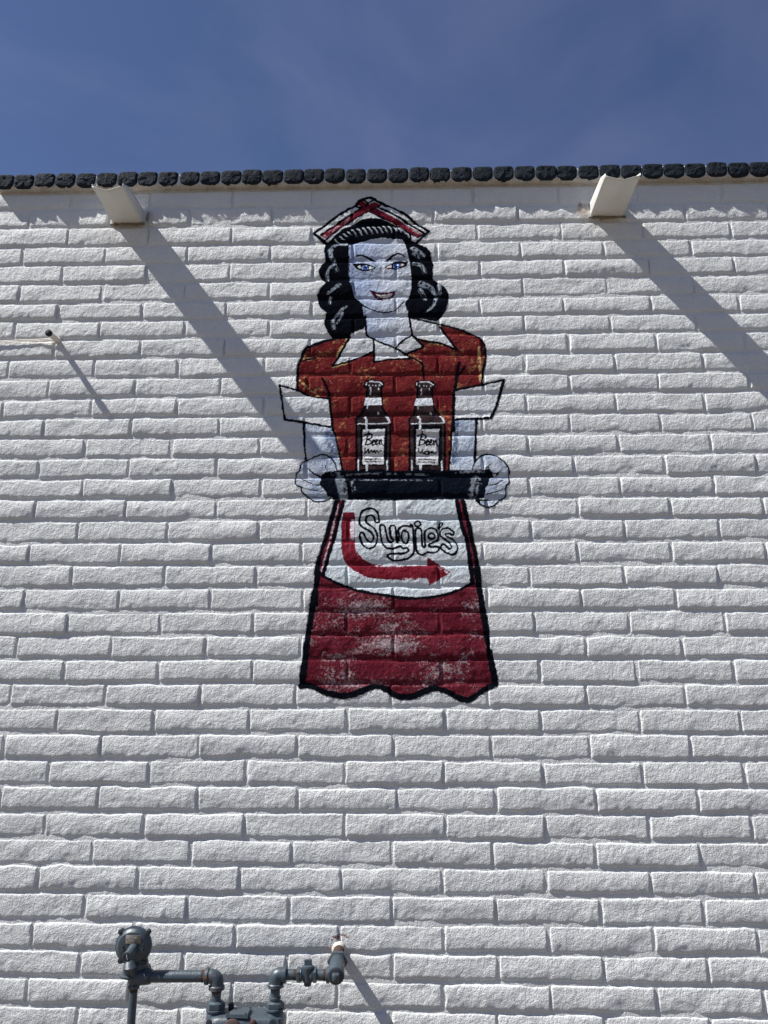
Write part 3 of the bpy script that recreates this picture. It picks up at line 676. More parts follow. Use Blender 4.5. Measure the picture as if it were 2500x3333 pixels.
# tray
fill(q('t', 345,655, 500,648, 900,650, 1300,645, 1380,640, 1400,700, 1350,805, 1300,822, 1000,825, 800,828, 430,825, 405,700), (.0055, .008, .014), P_TRAY)
fill(q('g', 650,720, 700,620, 830,600, 1000,600, 1100,1200, 930,1200, 880,1120, 790,1130, 790,1050, 730,985, 640,900, 665,790), (.0055, .008, .014), P_TRAY)
for w, d, p in ((12, .85, (470,680, 600,668, 800,668, 1000,672)), (18, .75, (1170,662, 1260,655, 1340,655)), (9, .95, (500,705, 700,706, 1030,706)), (56, .72, (470,705, 485,760, 495,808)), (34, .5, (470,705, 487,805)), (60, .9, (1290,705, 1268,790)), (20, .7, (400,668, 470,668)),
                (26, .95, (540,715, 560,770))):
    stroke(q('t', *p), w*.5425, (.22, .25, .28), dry=min(1., d+.18))
# hands
fill(q('g', 380,375, 450,330, 560,285, 720,250, 820,280, 900,350, 960,450, 1005,592, 830,602, 760,640, 690,650, 660,740, 668,800, 620,880, 735,985, 700,1025, 790,1045, 785,1125, 812,1160, 700,1218, 550,1228, 450,1180, 390,1130, 280,1040, 262,950, 170,890, 135,740, 160,650, 230,580, 240,490, 290,420), blend(np.clip((N_MID-.5)*3+.5, 0, 1), (.30, .36, .47), (.50, .54, .60)), P_HAND)
fill(q('h', 690,400, 820,270, 960,235, 1100,270, 1240,370, 1350,500, 1385,620, 1375,740, 1390,820, 1320,930, 1320,1080, 1250,1160, 1180,1220, 1050,1320, 960,1345, 850,1330, 760,1250, 880,1190, 866,1150, 900,1000, 888,975, 960,860, 965,770, 1090,710, 1130,650, 1050,645, 940,510, 880,560, 640,556), blend(np.clip((N_MID-.5)*3+.5, 0, 1), (.31, .37, .48), (.51, .55, .60)), P_HAND2)
fill(q('h', 880,566, 940,508, 985,590, 1050,650, 1130,650, 1225,588, 1150,680, 1080,716, 880,720), BLK)
fill(q('h', 860,1180, 1190,1196, 940,1210, 780,1235, 800,1310, 700,1240, 680,1170), BLK, P_HAND2)
fill(q('g', 400,545, 520,640, 655,690, 760,620, 830,600, 890,650, 880,715, 640,725, 560,680), BLK)
G = .15672
for w, p in ((24, (1002,592, 960,450, 900,350, 820,275, 720,248, 560,285, 450,335, 370,380, 290,420, 240,490, 230,580, 160,660, 138,750, 160,880, 262,940, 272,1030, 390,1130, 450,1180, 560,1230, 720,1225, 820,1180, 870,1130)),
             (15, (272,765, 400,822, 530,882, 650,892)), (15, (258,932, 400,975, 530,1002, 700,1026)), (11, (400,1118, 500,1132, 790,1130)), (24, (400,548, 520,645, 650,700)), (11, (755,482, 775,540, 805,575))): stroke(q('g', *p), w*G, BLK, P_HAND)
for w, p in ((26, (618,562, 655,460, 720,360, 820,265, 960,240, 1100,275, 1240,380, 1350,500, 1382,620, 1376,740, 1390,820, 1316,930, 1322,1060, 1290,1140, 1190,1210, 1060,1320, 940,1345, 800,1310, 700,1225)),
             (17, (1250,788, 1120,862, 960,890)), (17, (1245,972, 1100,1030, 930,1070)), (14, (1200,1192, 1000,1192, 860,1180)), (14, (1022,448, 950,505, 890,545)), (14, (940,510, 985,590, 1050,648, 1130,648, 1222,590))): stroke(q('h', *p), w*G, BLK, P_HAND2)
# the brush never runs quite true: nudge every edge by a millimetre or so
jx = ((fbm(.011, 7, 2)-.5)*5).round().astype(int); jy = ((fbm(.011, 8, 2)-.5)*5).round().astype(int)
yy_ = np.clip(GYY.astype(int)+jy, 0, MH-1); xx_ = np.clip(GXX.astype(int)+jx, 0, MW-1)
IMG = IMG[yy_, xx_]; IDM = IDM[yy_, xx_]
# paint skipped over pin-holes, thin and uneven coat
skip = np.clip((fbm(.006, 9, 2)-.80)*14, 0, 1)[..., None]*.6
skip = skip*np.clip(IMG.max(-1, keepdims=True)*2.2, 0, 1)
IMG = IMG*(1-skip) + C3((.30, .30, .31))*skip
rgba = np.ones((MH, MW, 4), np.float32); rgba[..., :3] = IMG
mimg = bpy.data.images.new('waitress_paint', MW, MH, alpha=False, float_buffer=True)
mimg.colorspace_settings.name = 'Non-Color'
mimg.pixels.foreach_set(rgba.ravel()); mimg.update(); mimg.pack()

MASK = IDM > 0
def erode(M, n):
    for _ in range(n):
        M = M & np.roll(M, 1, 0) & np.roll(M, -1, 0) & np.roll(M, 1, 1) & np.roll(M, -1, 1)
    return M
ER = erode(MASK, 3); ER2 = erode(MASK, 12)
def sample(M, x, z):
    i = ((np.asarray(x)-MX0)/MPX).astype(int); j = ((np.asarray(z)-MZ0)/MPX).astype(int)
    ok = (i >= 0) & (i < MW) & (j >= 0) & (j < MH)
    return ok & M[np.clip(j, 0, MH-1), np.clip(i, 0, MW-1)]
def mural_lower(x, z): return .0045*sample(ER, x, z)
nbr = 0; sv, sq, so_ = [], [], 0
for r in range(NR):
    for k in range(len(ROWS[r][2])-1):
        if visible(r, k):
            V, Q = brick_arrays(r, k, .0062, [0., .001, .0025, .005, .009], mural_lower)
            link('brick', np_mesh('brick', V, Q), wall, [PAINT]); nbr += 1
        else:
            V, Q = brick_arrays(r, k, .026, [0., .003, .009])
            sv.append(V); sq.append(Q+so_); so_ += len(V)
o = link('outlying_bricks', np_mesh('outlying_bricks', np.concatenate(sv), np.concatenate(sq)), wall, [PAINT]); o['kind'] = 'stuff'
print('bricks', nbr)

# dark-ended coping blocks laid crosswise on top, projecting over the face
DARK = simple('black_masonry_paint', (.013, .018, .025), .8, var=.3, scale=60, bump=1.1, bscale=120)
DARK.node_tree.nodes['Principled BSDF'].inputs['Specular IOR Level'].default_value = .1
CP, C0 = .1051, -1.6669
f_c = [field(.02), field(.009), field(.05)]
MOR = MB()
for i in range(-1, 55):
    cx = C0+CP*i + rng.normal(0, .0015)
    if cx > 3.85: continue
    w = .1015+rng.normal(0, .0014); h = .080+rng.normal(0, .0015); z0 = .0110+rng.normal(0, .0012); pr_ = .0435+rng.normal(0, .0016)
    n, mlen = 14, 16
    # cross-section loop (rounded), lofted from the front face back
    loop = []
    rc = .018
    N = 56
    for q in range(N):
        t = 2*math.pi*q/N; c, s = math.cos(t), math.sin(t)
        p = 5.5 if s > 0 else 3.3
        rr = (abs(c)**p+abs(s)**p)**(-1/p)
        loop.append((c*rr*w/2, s*rr*h/2))
    loop = np.array(loop)
    rings = []
    fr = rng.normal(0, .0012, 3)
    for dpt, scl in ((-.0, .0), (.0003, .30), (.0006, .55), (.0011, .76), (.0022, .89), (.0050, .965), (.010, .995), (.017, 1.), (.026, 1.), (.036, 1.), (.046, 1.), (.12, 1.), (.30, 1.)):
        L = loop*scl
        x = cx+L[:, 0]; z = z0+h/2+L[:, 1]
        nz = .0013*f_c[0](x*1.0+dpt*3, z*1.+dpt) + .0012*f_c[1](x+dpt, z*1.0-dpt*2)
        y = -pr_+dpt + nz*(1 if dpt < .012 else .0) + fr[0]*(L[:, 0]/w)+fr[1]*(L[:, 1]/h)
        rad = (1 + (nz/.05*.35 if scl > .7 else 0))
        x = cx+L[:, 0]*rad; z = z0+h/2+L[:, 1]*rad
        if scl == 0: y = np.full(N, y.mean())
        rings.append(np.stack([x, y, z+GZ], -1))
    V = np.concatenate(rings); nr = len(rings)
    a = np.arange(N); b = (a+1) % N
    Q = np.concatenate([np.stack([j*N+b, j*N+a, (j+1)*N+a, (j+1)*N+b], -1) for j in range(nr-1)])
    me = np_mesh('coping_brick', V, Q)
    o = link('coping_brick', me, wall, [PAINT, DARK])
    # the black coat covers the end only, its edge wandering a little over the arris
    ringi = np.repeat(np.arange(nr-1), N); cen = V[Q].mean(1)
    wob = f_c[2](cen[:, 0]*2, cen[:, 2]-GZ)*.9
    mi = (ringi + wob*.5 < np.where(cen[:, 2]-GZ < z0+.006, 6.3, 6.3 if cx > .30 else 8.6)).astype(np.int32)
    me.polygons.foreach_set('material_index', mi)
# mortar between and under the coping blocks
MOR.box(((-1.80+3.89)/2, .13, GZ+.045), 3.89+1.80, .325, .064, b=.004)
MOR.build('coping_mortar', PAINT, wall)
# the roof behind
rf = MB(); rf.box((0, 4.1, GZ/2-.25), 7.7, 7.5, GZ-.5); rf.box((0, 4.1, GZ-.49), 7.72, 7.52, .03)
rf.build('building_body', simple('roofing_felt', (.5, .49, .47), .9), wall)

MUR = .003
gx = np.arange(MX0, MX1+MUR/2, MUR); gz = np.arange(MZ0, MZ1+MUR/2, MUR)
GX, GZ_ = np.meshgrid(gx, gz)
HH = wall_h(GX, GZ_)
# keep the coat from being cut by the arrises it wraps
HM = HH + .0008
cX, cZ = GX[:-1, :-1]+MUR/2, GZ_[:-1, :-1]+MUR/2
ci = np.clip(((cX-MX0)/MPX).astype(int), 0, MW-1); cj = np.clip(((cZ-MZ0)/MPX).astype(int), 0, MH-1)
cid = IDM[cj, ci]
idx = np.arange(GX.size).reshape(GX.shape)
Qall = np.stack([idx[:-1, :-1], idx[:-1, 1:], idx[1:, 1:], idx[1:, :-1]], -1)
Vall = np.stack([GX, -HM, GZ_+GZ], -1).reshape(-1, 3)
# one set of normals for the whole coat, so that its parts meet without a seam
dzx = np.gradient(HM, MUR, axis=1); dzz = np.gradient(HM, MUR, axis=0)
Nall = np.stack([-dzx, -np.ones_like(HM), -dzz], -1).reshape(-1, 3)
Nall /= np.linalg.norm(Nall, axis=1)[:, None]
MURP = wall_paint('sign_painters_enamel', mimg)
mural = empty('waitress_mural', (.2, 0, GZ-2.5), 'painted waitress in red dress and white apron, holding two beer bottles on a black tray', 'mural')
def mural_part(name, ids, parent):
    M = np.isin(cid, ids)
    if not M.any(): return None
    Q = Qall[M]; used, inv = np.unique(Q, return_inverse=True); Q = inv.reshape(-1, 4)
    me = np_mesh(name, Vall[used], Q)
    uv = me.uv_layers.new(name='UVMap'); V = Vall[used][Q.ravel()]
    uv.data.foreach_set('uv', np.stack([(V[:, 0]-MX0)/(MW*MPX), (V[:, 2]-GZ-MZ0)/(MH*MPX)], -1).astype(np.float32).ravel())
    me.normals_split_custom_set_from_vertices(Nall[used])
    return link(name, me, parent, [MURP])
mp = {}
for nm, pid, par, lab in (('cap', P_CAP, 0, None), ('hair', P_HAIR, 0, None), ('face', P_FACE, 0, None), ('eye', P_EYE, P_FACE, None), ('eye', P_EYE2, P_FACE, None), ('mouth', P_MOUTH, P_FACE, None),
                     ('collar', P_COLLAR, 0, None), ('blouse', P_BLOUSE, 0, None), ('cuff', P_CUFF, 0, None), ('cuff', P_CUFF2, 0, None), ('arm', P_ARM, 0, None), ('arm', P_ARM2, 0, None),
                     ('hand', P_HAND, 0, None), ('hand', P_HAND2, 0, None), ('tray', P_TRAY, 0, None), ('beer_bottle', P_BOT, 0, None), ('beer_bottle', P_BOT2, 0, None),
                     ('bottle_label', P_LAB, P_BOT, None), ('bottle_label', P_LAB2, P_BOT2, None), ('apron', P_APRON, 0, None), ('arrow', P_ARROW, P_APRON, None), ('skirt', P_SKIRT, 0, None)):
    mp[pid] = mural_part(nm, [pid], mp[par] if par else mural)

# ------------------------------------------------------------------ roof scuppers: folded sheet-metal spouts through the top of the wall
SHEET = simple('cream_painted_sheet', (.60, .585, .54), .42, var=.05, scale=14, bump=.12, bscale=40)
GRIME = simple('stained_sealant', (.17, .135, .105), .9, var=.45, scale=45, bump=1.2, bscale=120)
def sheet_mesh(name, P, parent, th=.0018):
    """a thin bent sheet from a grid of points, with real thickness"""
    P = np.array(P); nv, nu = P.shape[:2]
    idx = np.arange(nu*nv).reshape(nv, nu)
    Q = np.stack([idx[:-1, :-1], idx[:-1, 1:], idx[1:, 1:], idx[1:, :-1]], -1).reshape(-1, 4)
    me = np_mesh(name, P.reshape(-1, 3), Q, True, 30)
    o = link(name, me, parent, [SHEET])
    s = o.modifiers.new('thickness', 'SOLIDIFY'); s.thickness = th; s.offset = 0
    return o
def scupper(X0, X1, Z0, L, label, seed):
    t = empty('roof_scupper', ((X0+X1)/2, 0, Z0+GZ), label, 'scupper', 'sheet metal scuppers under the coping')
    ys = np.concatenate([[-.06, 0.], np.linspace(0, 1, 13)[1:]]); us = np.linspace(0, 1, 11)
    def base(s, u):
        sag = .022*max(0, s)**2.0*(1-abs(2*u-1))
        bow = .0012*math.sin(9*s+seed)*math.sin(6*u)
        return (X0+(X1-X0)*u, -s*L, Z0+GZ-sag+bow)
    sheet_mesh('trough', [[base(s, u) for u in us] for s in ys], t)
    for X in (X0, X1):
        P = []
        for s in ys:
            h = .075-.023*max(0, s)/.74 if s < .74 else .052-(.040)*(s-.74)/.26
            P.append([(X, -s*L, Z0+GZ+h*k/4) for k in range(5)])
        # an upright row exactly at the bend keeps the cut straight
        sheet_mesh('side_panel', P, t)
    m = MB(); g = random.Random(seed)
    path = [(X0-.012+(X1-X0+.024)*k/16, -.004-g.uniform(0, .003), Z0+GZ-.006+g.uniform(-.003, .003)) for k in range(17)]
    m.tube(path, [.0035+g.uniform(0, .0035) for _ in path], 10)
    m.build('sealant', GRIME, t)
    return t
scupper(-1.201, -1.056, -.1830, .285, 'cream sheet metal scupper under the coping, left of the painted waitress', 3)
scupper(1.174, 1.332, -.1830, .302, 'cream sheet metal scupper with one sunlit side, right of the painted waitress', 8)

# ------------------------------------------------------------------ short stub pipe with its cables
CREAM = simple('cream_enamel', (.70, .65, .55), .5, var=.08, bump=.2)
TAR = simple('black_sealant', (.008, .008, .010), .7, var=.3, bump=1., bscale=200)
b0 = Vector((-1.4157, .01, -.8215+GZ)); b1 = pt(157.9, 1083.5, .0835)
st = empty('pipe_stub', b0, 'short cream pipe stub with a black sealed end, poking out of the wall', 'pipe')
m = MB(); m.tube([b0, b0.lerp(b1, .5), b1], .0132, 20); m.build('tube', CREAM, st)
m = MB(); d = (b1-b0).normalized(); m.lathe(b1-d*.012, d, [(0, .0140), (.004, .0160), (.011, .0168), (.017, .0155), (.021, .0125), (.022, .004)], 9, 0, .3); m.build('end_plug', TAR, st, 60)
m = MB(); g = random.Random(4); m.lathe(b0+Vector((0, -.004, 0)), (0, -1, 0), [(0, .021), (.004, .019), (.008, .0155), (.010, .013)], 11); m.build('sealant', CREAM, st)
for dz, r, lb in ((.0035, .0024, 'upper of the two thin white cables running to the pipe stub'), (-.0035, .0021, 'lower of the two thin white cables running to the pipe stub')):
    pts_ = []
    for k in range(30):
        t = k/29; x = -1.425-t*2.4
        z = -.823 + dz - .020*min(1, t*6)*(.6+.4*math.sin(t*3+1)) + .004*math.sin(t*17)
        pts_.append((x, -.006-.003*math.sin(t*9)-(.008 if k == 0 else 0), z+GZ))
    m = MB(); m.tube(pts_, r, 8); o = m.build('cable', CREAM, None); tag(o, lb, 'cable', 'white cables along the joint')

# ------------------------------------------------------------------ the gas meter set at the foot of the wall
STEEL = simple('grey_blue_enamel', (.040, .056, .070), .42, var=.16, scale=25, bump=.25, bscale=90, rust=0.0)
STEELR = simple('chipped_grey_blue_enamel', (.040, .056, .070), .48, var=.18, scale=25, bump=.3, bscale=90, rust=.045)
RUST = simple('rusty_thread', (.045, .026, .017), .9, var=.5, scale=110, bump=1.2, bscale=220)
DSTEEL = simple('dark_bolt_steel', (.022, .026, .032), .5, var=.3)
PLATE = simple('dull_aluminium_plate', (.26, .235, .21), .45, metal=.55, var=.15, scale=80)
INK = simple('stamped_lettering', (.48, .46, .42), .5, var=.1)
OLDW = simple('old_white_paint', (.50, .46, .40), .6, var=.12, bump=.4, rust=.02)
def out_at(c, x, y, Z):
    """the point seen at a photo position that has height Z"""
    lo, hi = -.1, .8
    for _ in range(40):
        mid = (lo+hi)/2
        if cp(c, x, y, mid).z-GZ < Z: lo = mid
        else: hi = mid
    return cp(c, x, y, mid)
gm_ = empty('gas_meter', cp('n', 730, 1600, .2), 'grey-blue gas meter with its round regulator, pipes and fittings at the foot of the wall', 'gas meter')
def M_(x, y, o=.2): return cp('m', x, y, o)
def N_(x, y, o=.2): return cp('n', x, y, o)
def O_(x, y, o=.2): return cp('o', x, y, o)
AX = Vector((1, 0, 0)); UP = Vector((0, 0, 1)); OUT = Vector((0, -1, 0))
zh = M_(800, 820).z
def at(v, z=None, x=None):
    return Vector((v.x if x is None else x, v.y, v.z if z is None else z))
def bend(p, c, q_, n=10):
    """quadratic elbow path from p by corner c to q_"""
    return [p.lerp(c, t).lerp(c.lerp(q_, t), t) for t in [k/n for k in range(n+1)]]
# horizontal outlet pipe
pL, pR = M_(540, 822), M_(1290, 818)
m = MB(); m.tube([pL, pR], .0203, 28); m.build('outlet_pipe', STEEL, gm_)
m = MB(); m.tube([pR-AX*.004, pR+AX*.010], .0208, 24); m.build('pipe_thread', RUST, gm_)
# first elbow, turning down into the meter
c0 = pR+AX*.008; xe = M_(1478, 900).x; zc = M_(1475, 970).z
cor = Vector((xe, c0.y, c0.z)); e0 = c0+AX*.018; e1 = Vector((xe, c0.y, zc+.004))
m = MB(); pp = [c0+AX*.010]+bend(e0, cor, e1+UP*.01)+[e1]
m.tube(pp, .0245, 26); m.lathe(c0, AX, [(0, .0265), (.002, .0285), (.012, .0285), (.014, .026)], 26); m.lathe(e1-UP*.012, UP, [(0, .0265), (.002, .0288), (.013, .0288), (.016, .026)], 26)
m.build('pipe_elbow', STEELR, gm_)
def union(x, y0z, z_ring, z_base, nip_top, rn=.0172):
    Y = c0.y
    m = MB(); m.tube([(x, Y, nip_top), (x, Y, y0z-.01)], rn, 22); m.build('pipe_nipple', STEEL, gm_)
    m = MB(); m.lathe((x, Y, nip_top-.008), UP, [(0, rn+.0004), (.010, rn+.0006)], 22); m.build('pipe_thread', RUST, gm_)
    m = MB(); m.hexa((x, Y, z_ring+.004), UP, y0z-z_ring-.004, .0335, math.pi/6); m.lathe((x, Y, y0z-.001), UP, [(0, .027), (.003, .024), (.004, .019)], 24)
    m.lathe((x, Y, z_ring-.004), UP, [(0, .029), (.002, .0345), (.007, .0345), (.009, .030)], 28); m.build('union_nut', STEEL, gm_)
    m = MB(); m.lathe((x, Y, z_base-.02), UP, [(0, .0325), (z_ring-z_base+.012, .0312), (z_ring-z_base+.018, .026)], 28); m.build('meter_neck', STEEL, gm_)
zb = N_(300, 1475, .23).z - .004
union(xe, M_(1465, 1160).z, M_(1465, 1272).z, zb, zc-.008)
# second elbow
rL, rR = N_(1185, 880), N_(1335, 880)
x2 = N_(1183, 1100).x; z2 = N_(1185, 1035).z; zh2 = N_(1335, 885).z
m = MB(); s0 = Vector((rR.x, c0.y, zh2)); s1 = Vector((x2, c0.y, z2))
m.tube([s0]+bend(s0-AX*.02, Vector((x2, c0.y, zh2)), s1+UP*.012)+[s1], .0245, 26)
m.lathe(s0-AX*.010, AX, [(0, .026), (.002, .0285), (.012, .0285), (.014, .026)], 26); m.lathe(s1-UP*.010, UP, [(0, .0265), (.002, .0288), (.012, .0288), (.015, .026)], 26)
m.build('pipe_elbow', STEEL, gm_)
union(x2, N_(1180, 1290).z, N_(1180, 1400).z, zb, z2-.008)
m = MB(); m.lathe((x2, c0.y, N_(1180, 1250).z), UP, [(0, .019), (.001, .0215), (.007, .0215), (.008, .019)], 24); m.build('locknut', STEEL, gm_)
# valve between the elbow and the wall tee
xs_ = [s0.x, O_(405, 790).x, O_(440, 790).x, O_(490, 790).x, O_(590, 790).x, O_(660, 790).x, O_(712, 790).x, O_(815, 790).x, O_(870, 790).x]
def X_(i): return Vector((xs_[i], c0.y, zh2))
m = MB(); m.tube([X_(0)-AX*.002, X_(2)], .0182, 22); m.build('pipe_nipple', STEEL, gm_)
m = MB(); m.tube([X_(1)-AX*.001, X_(2)+AX*.001], .0188, 22); m.build('pipe_thread', RUST, gm_)
m = MB(); m.hexa(X_(2), AX, xs_[3]-xs_[2], .0270, 0); m.hexa(X_(5), AX, xs_[6]-xs_[5], .0270, 0)
m.lathe(X_(3)-AX*.001, AX, [(0, .022), (.004, .024), (.010, .019), ((xs_[5]-xs_[3])*.5, .0165), (xs_[5]-xs_[3]-.008, .019), (xs_[5]-xs_[3]-.003, .024), (xs_[5]-xs_[3]+.001, .022)], 24)
zt, zu_ = O_(580, 690).z, O_(575, 900).z
m.lathe((xs_[4], c0.y, zu_), UP, [(0, .015), (.002, .0175), (zt-zu_-.010, .0215), (zt-zu_-.004, .0235), (zt-zu_, .0235)], 24); m.build('valve_body', STEEL, gm_)
m = MB(); m.lathe((xs_[4], c0.y, zt), UP, [(0, .0205), (.003, .0205), (.0045, .016), (.006, .012)], 24)
m.box((xs_[4], c0.y, (O_(580, 610).z+zt)/2+.003), .027, .014, O_(580, 610).z-zt+.004, b=.0015); m.build('valve_head', STEEL, gm_)
m = MB(); m.lathe((xs_[4], c0.y, zu_-.013), UP, [(0, .009), (.003, .013), (.010, .014), (.014, .0145)], 20); m.build('valve_nut', DSTEEL, gm_)
m = MB(); m.tube([X_(6), X_(8)+AX*.01], .0182, 22); m.build('pipe_nipple', STEEL, gm_)
m = MB(); m.lathe(X_(7)-AX*.004, AX, [(0, .0187), (.006, .0192), (.010, .0190)], 22); m.build('pipe_thread', RUST, gm_)
m = MB(); m.lathe(X_(7)+AX*.006, AX, [(0, .023), (.002, .0262), (.012, .0262), (.014, .022)], 24); m.build('tee_collar', STEELR, gm_)
# tee and the pipe out of the wall
w0 = Vector((un(1103, 3090)[0], .01, un(1103, 3090)[1]+GZ)); w1 = O_(968, 820, .245); da = (w1-w0).normalized(); LW_ = (w1-w0).length
m = MB(); m.tube([w0, w0+da*.120], .0205, 24); m.build('wall_pipe', RUST, gm_)
m = MB(); m.tube([w0, w0+da*.020], [.0225, .0208], 24); m.lathe(w0+da*.004, da, [(0, .030), (.006, .028), (.012, .022)], 13); m.build('paint_overlap', OLDW, gm_)
m = MB(); m.hexa(w0+da*.114, da, .020, .0385, .5); m.build('reducer_nut', STEELR, gm_)
m = MB(); m.lathe(w0+da*.128, da, [(0, .0265), (.006, .0290), (LW_-.160, .0275), (LW_-.144, .0275), (LW_-.142, .0300), (LW_-.130, .0300), (LW_-.128, .0265)], 28); m.build('tee_body', STEEL, gm_)
m = MB(); m.lathe(w0+da*(LW_-.004), da, [(0, .0262), (.004, .0260), (.006, .022)], 24); m.build('plug_seat', DSTEEL, gm_)
q3 = da.to_track_quat('Z', 'Y').to_matrix()
m = MB(); m.box(w0+da*(LW_+.011), .0255, .0255, .024, q3, b=.0025); m.build('square_plug', STEELR, gm_)
# regulator: round bolted diaphragm case facing out, spring tower, nameplate
rc_ = M_(357, 402, .215); ra = Vector((0, -1, -.10)).normalized()
m = MB(); m.lathe(rc_-ra*.045, ra, [(0, .020), (.006, .034), (.022, .050), (.036, .058), (.039, .0655), (.048, .0665), (.0485, .0665)], 48); m.build('regulator_back', STEEL, gm_, 30)
m = MB(); m.lathe(rc_+ra*.0036, ra, [(0, .0655), (.006, .0660), (.0072, .0625), (.0095, .0590), (.0150, .0560), (.0185, .0520), (.0198, .0450), (.0203, .004)], 48); m.build('regulator_cover', STEEL, gm_, 30)
rt = Vector((1, 0, 0)); ru = ra.cross(rt)*-1
if ru.z < 0: ru = -ru
for ex, ey in ((-170, 165), (198, 180), (-203, -228), (178, -218)):
    v = (rt*ex+ru*ey).normalized()
    m = MB(); pc = rc_+v*.0675
    m.lathe(pc-ra*.010, ra, [(0, .0085), (.002, .0105), (.018, .0105), (.020, .009)], 18); m.box(rc_+v*.062+ra*.0, .018, .018, .015, Matrix((rt, ru, ra)).transposed() @ Matrix.Rotation(math.atan2(ey, ex), 3, 'Z'), b=.002)
    ear = m.build('bolt_lug', DSTEEL, gm_)
    m = MB(); m.hexa(pc+ra*.010, ra, .005, .0062, .2); m.build('bolt', DSTEEL, ear)
Mr = Matrix((rt, ru, ra)).transposed()
cpn = M_(347, 323, .2425)
m = MB(); m.box(cpn, .0550, .0285, .0012, Mr, b=.0004); npl = m.build('nameplate', PLATE, gm_)
m = MB(); g = random.Random(12)
for ry, x0_, x1_, hh in ((.0055, -.012, .012, .0050), (-.0045, -.016, .004, .0034)):
    x = x0_
    while x < x1_:
        for k in range(2): m.box(cpn+rt*(x+g.uniform(0, .0012))+ru*(ry+g.uniform(-.4, .4)*hh)+ra*.0008, g.choice((.0007, .0022)), g.choice((.0006, hh*.7)), .0004, Mr)
        x += .0034
m.build('stamped_text', INK, npl)
for sx in (-.023, .023):
    m = MB(); m.lathe(cpn+rt*sx+ra*.0004, ra, [(0, .0016), (.0008, .0014)], 8); m.build('rivet', DSTEEL, npl)
m = MB()
for (x, y, w_, h_) in ((470, 388, .010, .0016), (468, 405, .0016, .006), (474, 412, .009, .0014), (474, 425, .009, .0014), (470, 440, .0016, .005), (466, 458, .007, .0016), (462, 470, .0016, .006), (470, 474, .0014, .006), (468, 482, .006, .0014), (486, 486, .007, .0014),
                      (212, 408, .003, .0012), (210, 420, .0012, .006), (214, 432, .004, .0012), (208, 450, .0012, .006), (206, 470, .004, .0014), (204, 488, .0014, .006)):
    m.box(M_(x, y, .2405), w_, h_, .004, Mr)
m.build('cast_lettering', STEEL, gm_)
ta = M_(352, 440, .235); tb = M_(276, 546, .290); td = (tb-ta).normalized(); tl = (tb-ta).length
m = MB(); m.lathe(ta-td*.008, td, [(0, .0215), (.010, .0180), (tl*.6, .0168), (tl+.006, .0164), (tl+.008, .0155)], 30); tow = m.build('spring_tower', STEEL, gm_)
m = MB(); m.lathe(ta+td*(tl+.0005), td, [(0, .0166), (.003, .0172), (.0085, .0172), (.0095, .0145), (.0070, .0135), (.0068, .002)], 30); m.build('tower_cap', STEEL, tow)
m = MB(); m.box(ta+td*(tl+.0085), .0028, .019, .005, td.to_track_quat('Z', 'Y').to_matrix() @ Matrix.Rotation(.15, 3, 'Z'), b=.0008); m.build('cap_key', simple('bare_metal', (.5, .5, .48), .4, var=.1), tow)
# valve casting under the regulator
xr = M_(338, 1200).x; Y0 = c0.y
m = MB()
m.tube([(xr, Y0, M_(330, 935).z), (xr-.002, Y0-.002, M_(320, 840).z), M_(312, 740, .222), M_(305, 680, .235), M_(312, 640, .228)], [.0185, .0215, .0255, .0255, .018], 26)
m.tube([M_(330, 830, .20), M_(430, 822, .2), M_(560, 822, .2)], [.024, .030, .027], 26)
m.tube([M_(400, 830, .19), M_(415, 700, .18), M_(400, 560, .185)], [.034, .040, .034], 26)
m.build('regulator_valve', STEEL, gm_)
m = MB(); m.lathe(M_(266, 812, .222)-Vector((0, 0, .006)), Vector((.15, -.1, 1)), [(0, .020), (.003, .0275), (.010, .0275), (.013, .022)], 28); m.build('vent_ring', STEEL, gm_)
m = MB(); m.lathe(M_(430, 700, .17), Vector((.25, 0, 1)), [(0, .040), (.003, .046), (.010, .046), (.012, .040)], 6, 0, .4); m.lathe(M_(440, 660, .17), Vector((.25, 0, 1)), [(0, .030), (.010, .030)], 24); m.build('clamp_flange', DSTEEL, gm_)
m = MB(); m.hexa(M_(530, 822)-AX*.006, AX, .022, .0285, .2); m.build('outlet_nut', STEEL, gm_)
zhx = M_(305, 985).z
m = MB(); m.hexa((xr, Y0, zhx), UP, M_(305, 930).z-zhx, .0235, .3); m.build('riser_nut', STEEL, gm_)
m = MB(); m.tube([(xr, Y0, zhx+.002), (xr+.0005, Y0, 0.0)], .0148, 22); m.build('riser_pipe', STEEL, gm_)
m = MB(); m.lathe((xr, Y0, zhx-.010), UP, [(0, .0152), (.011, .0153)], 22); m.build('pipe_thread', RUST, gm_)
# the meter body: rounded pressed case, lid with cover plate
Zt = zb-GZ
bl, br_ = out_at('n', 425, 1345, Zt), out_at('n', 1050, 1345, Zt)
fl, fr_ = out_at('n', 185, 1530, Zt), out_at('n', 1215, 1520, Zt)
yb, yf = bl.y+.004, min(fl.y, fr_.y)-.004
xa, xb = fl.x-.012, fr_.x+.020
m = MB()
def slab(z, i):
    r = .035
    a, b_, c_, d_ = xa+i, xb-i, yf+i*.6, yb-i*.6
    out = []
    for cx, cy, a0 in ((b_-r, c_+r, -90), (b_-r, d_-r, 0), (a+r, d_-r, 90), (a+r, c_+r, 180)):
        for k in range(6):
            t = RAD(a0+k*18); out.append((cx+r*math.cos(t), cy+r*math.sin(t), z))
    return out
prof = [(-.30, .03), (-.27, .005), (-.16, .0), (-.05, 0.), (-.024, .003), (-.010, .010), (-.003, .020), (0., .034)]
rings = [slab(Zt+GZ+z, i) for z, i in prof]; n = len(rings[0])
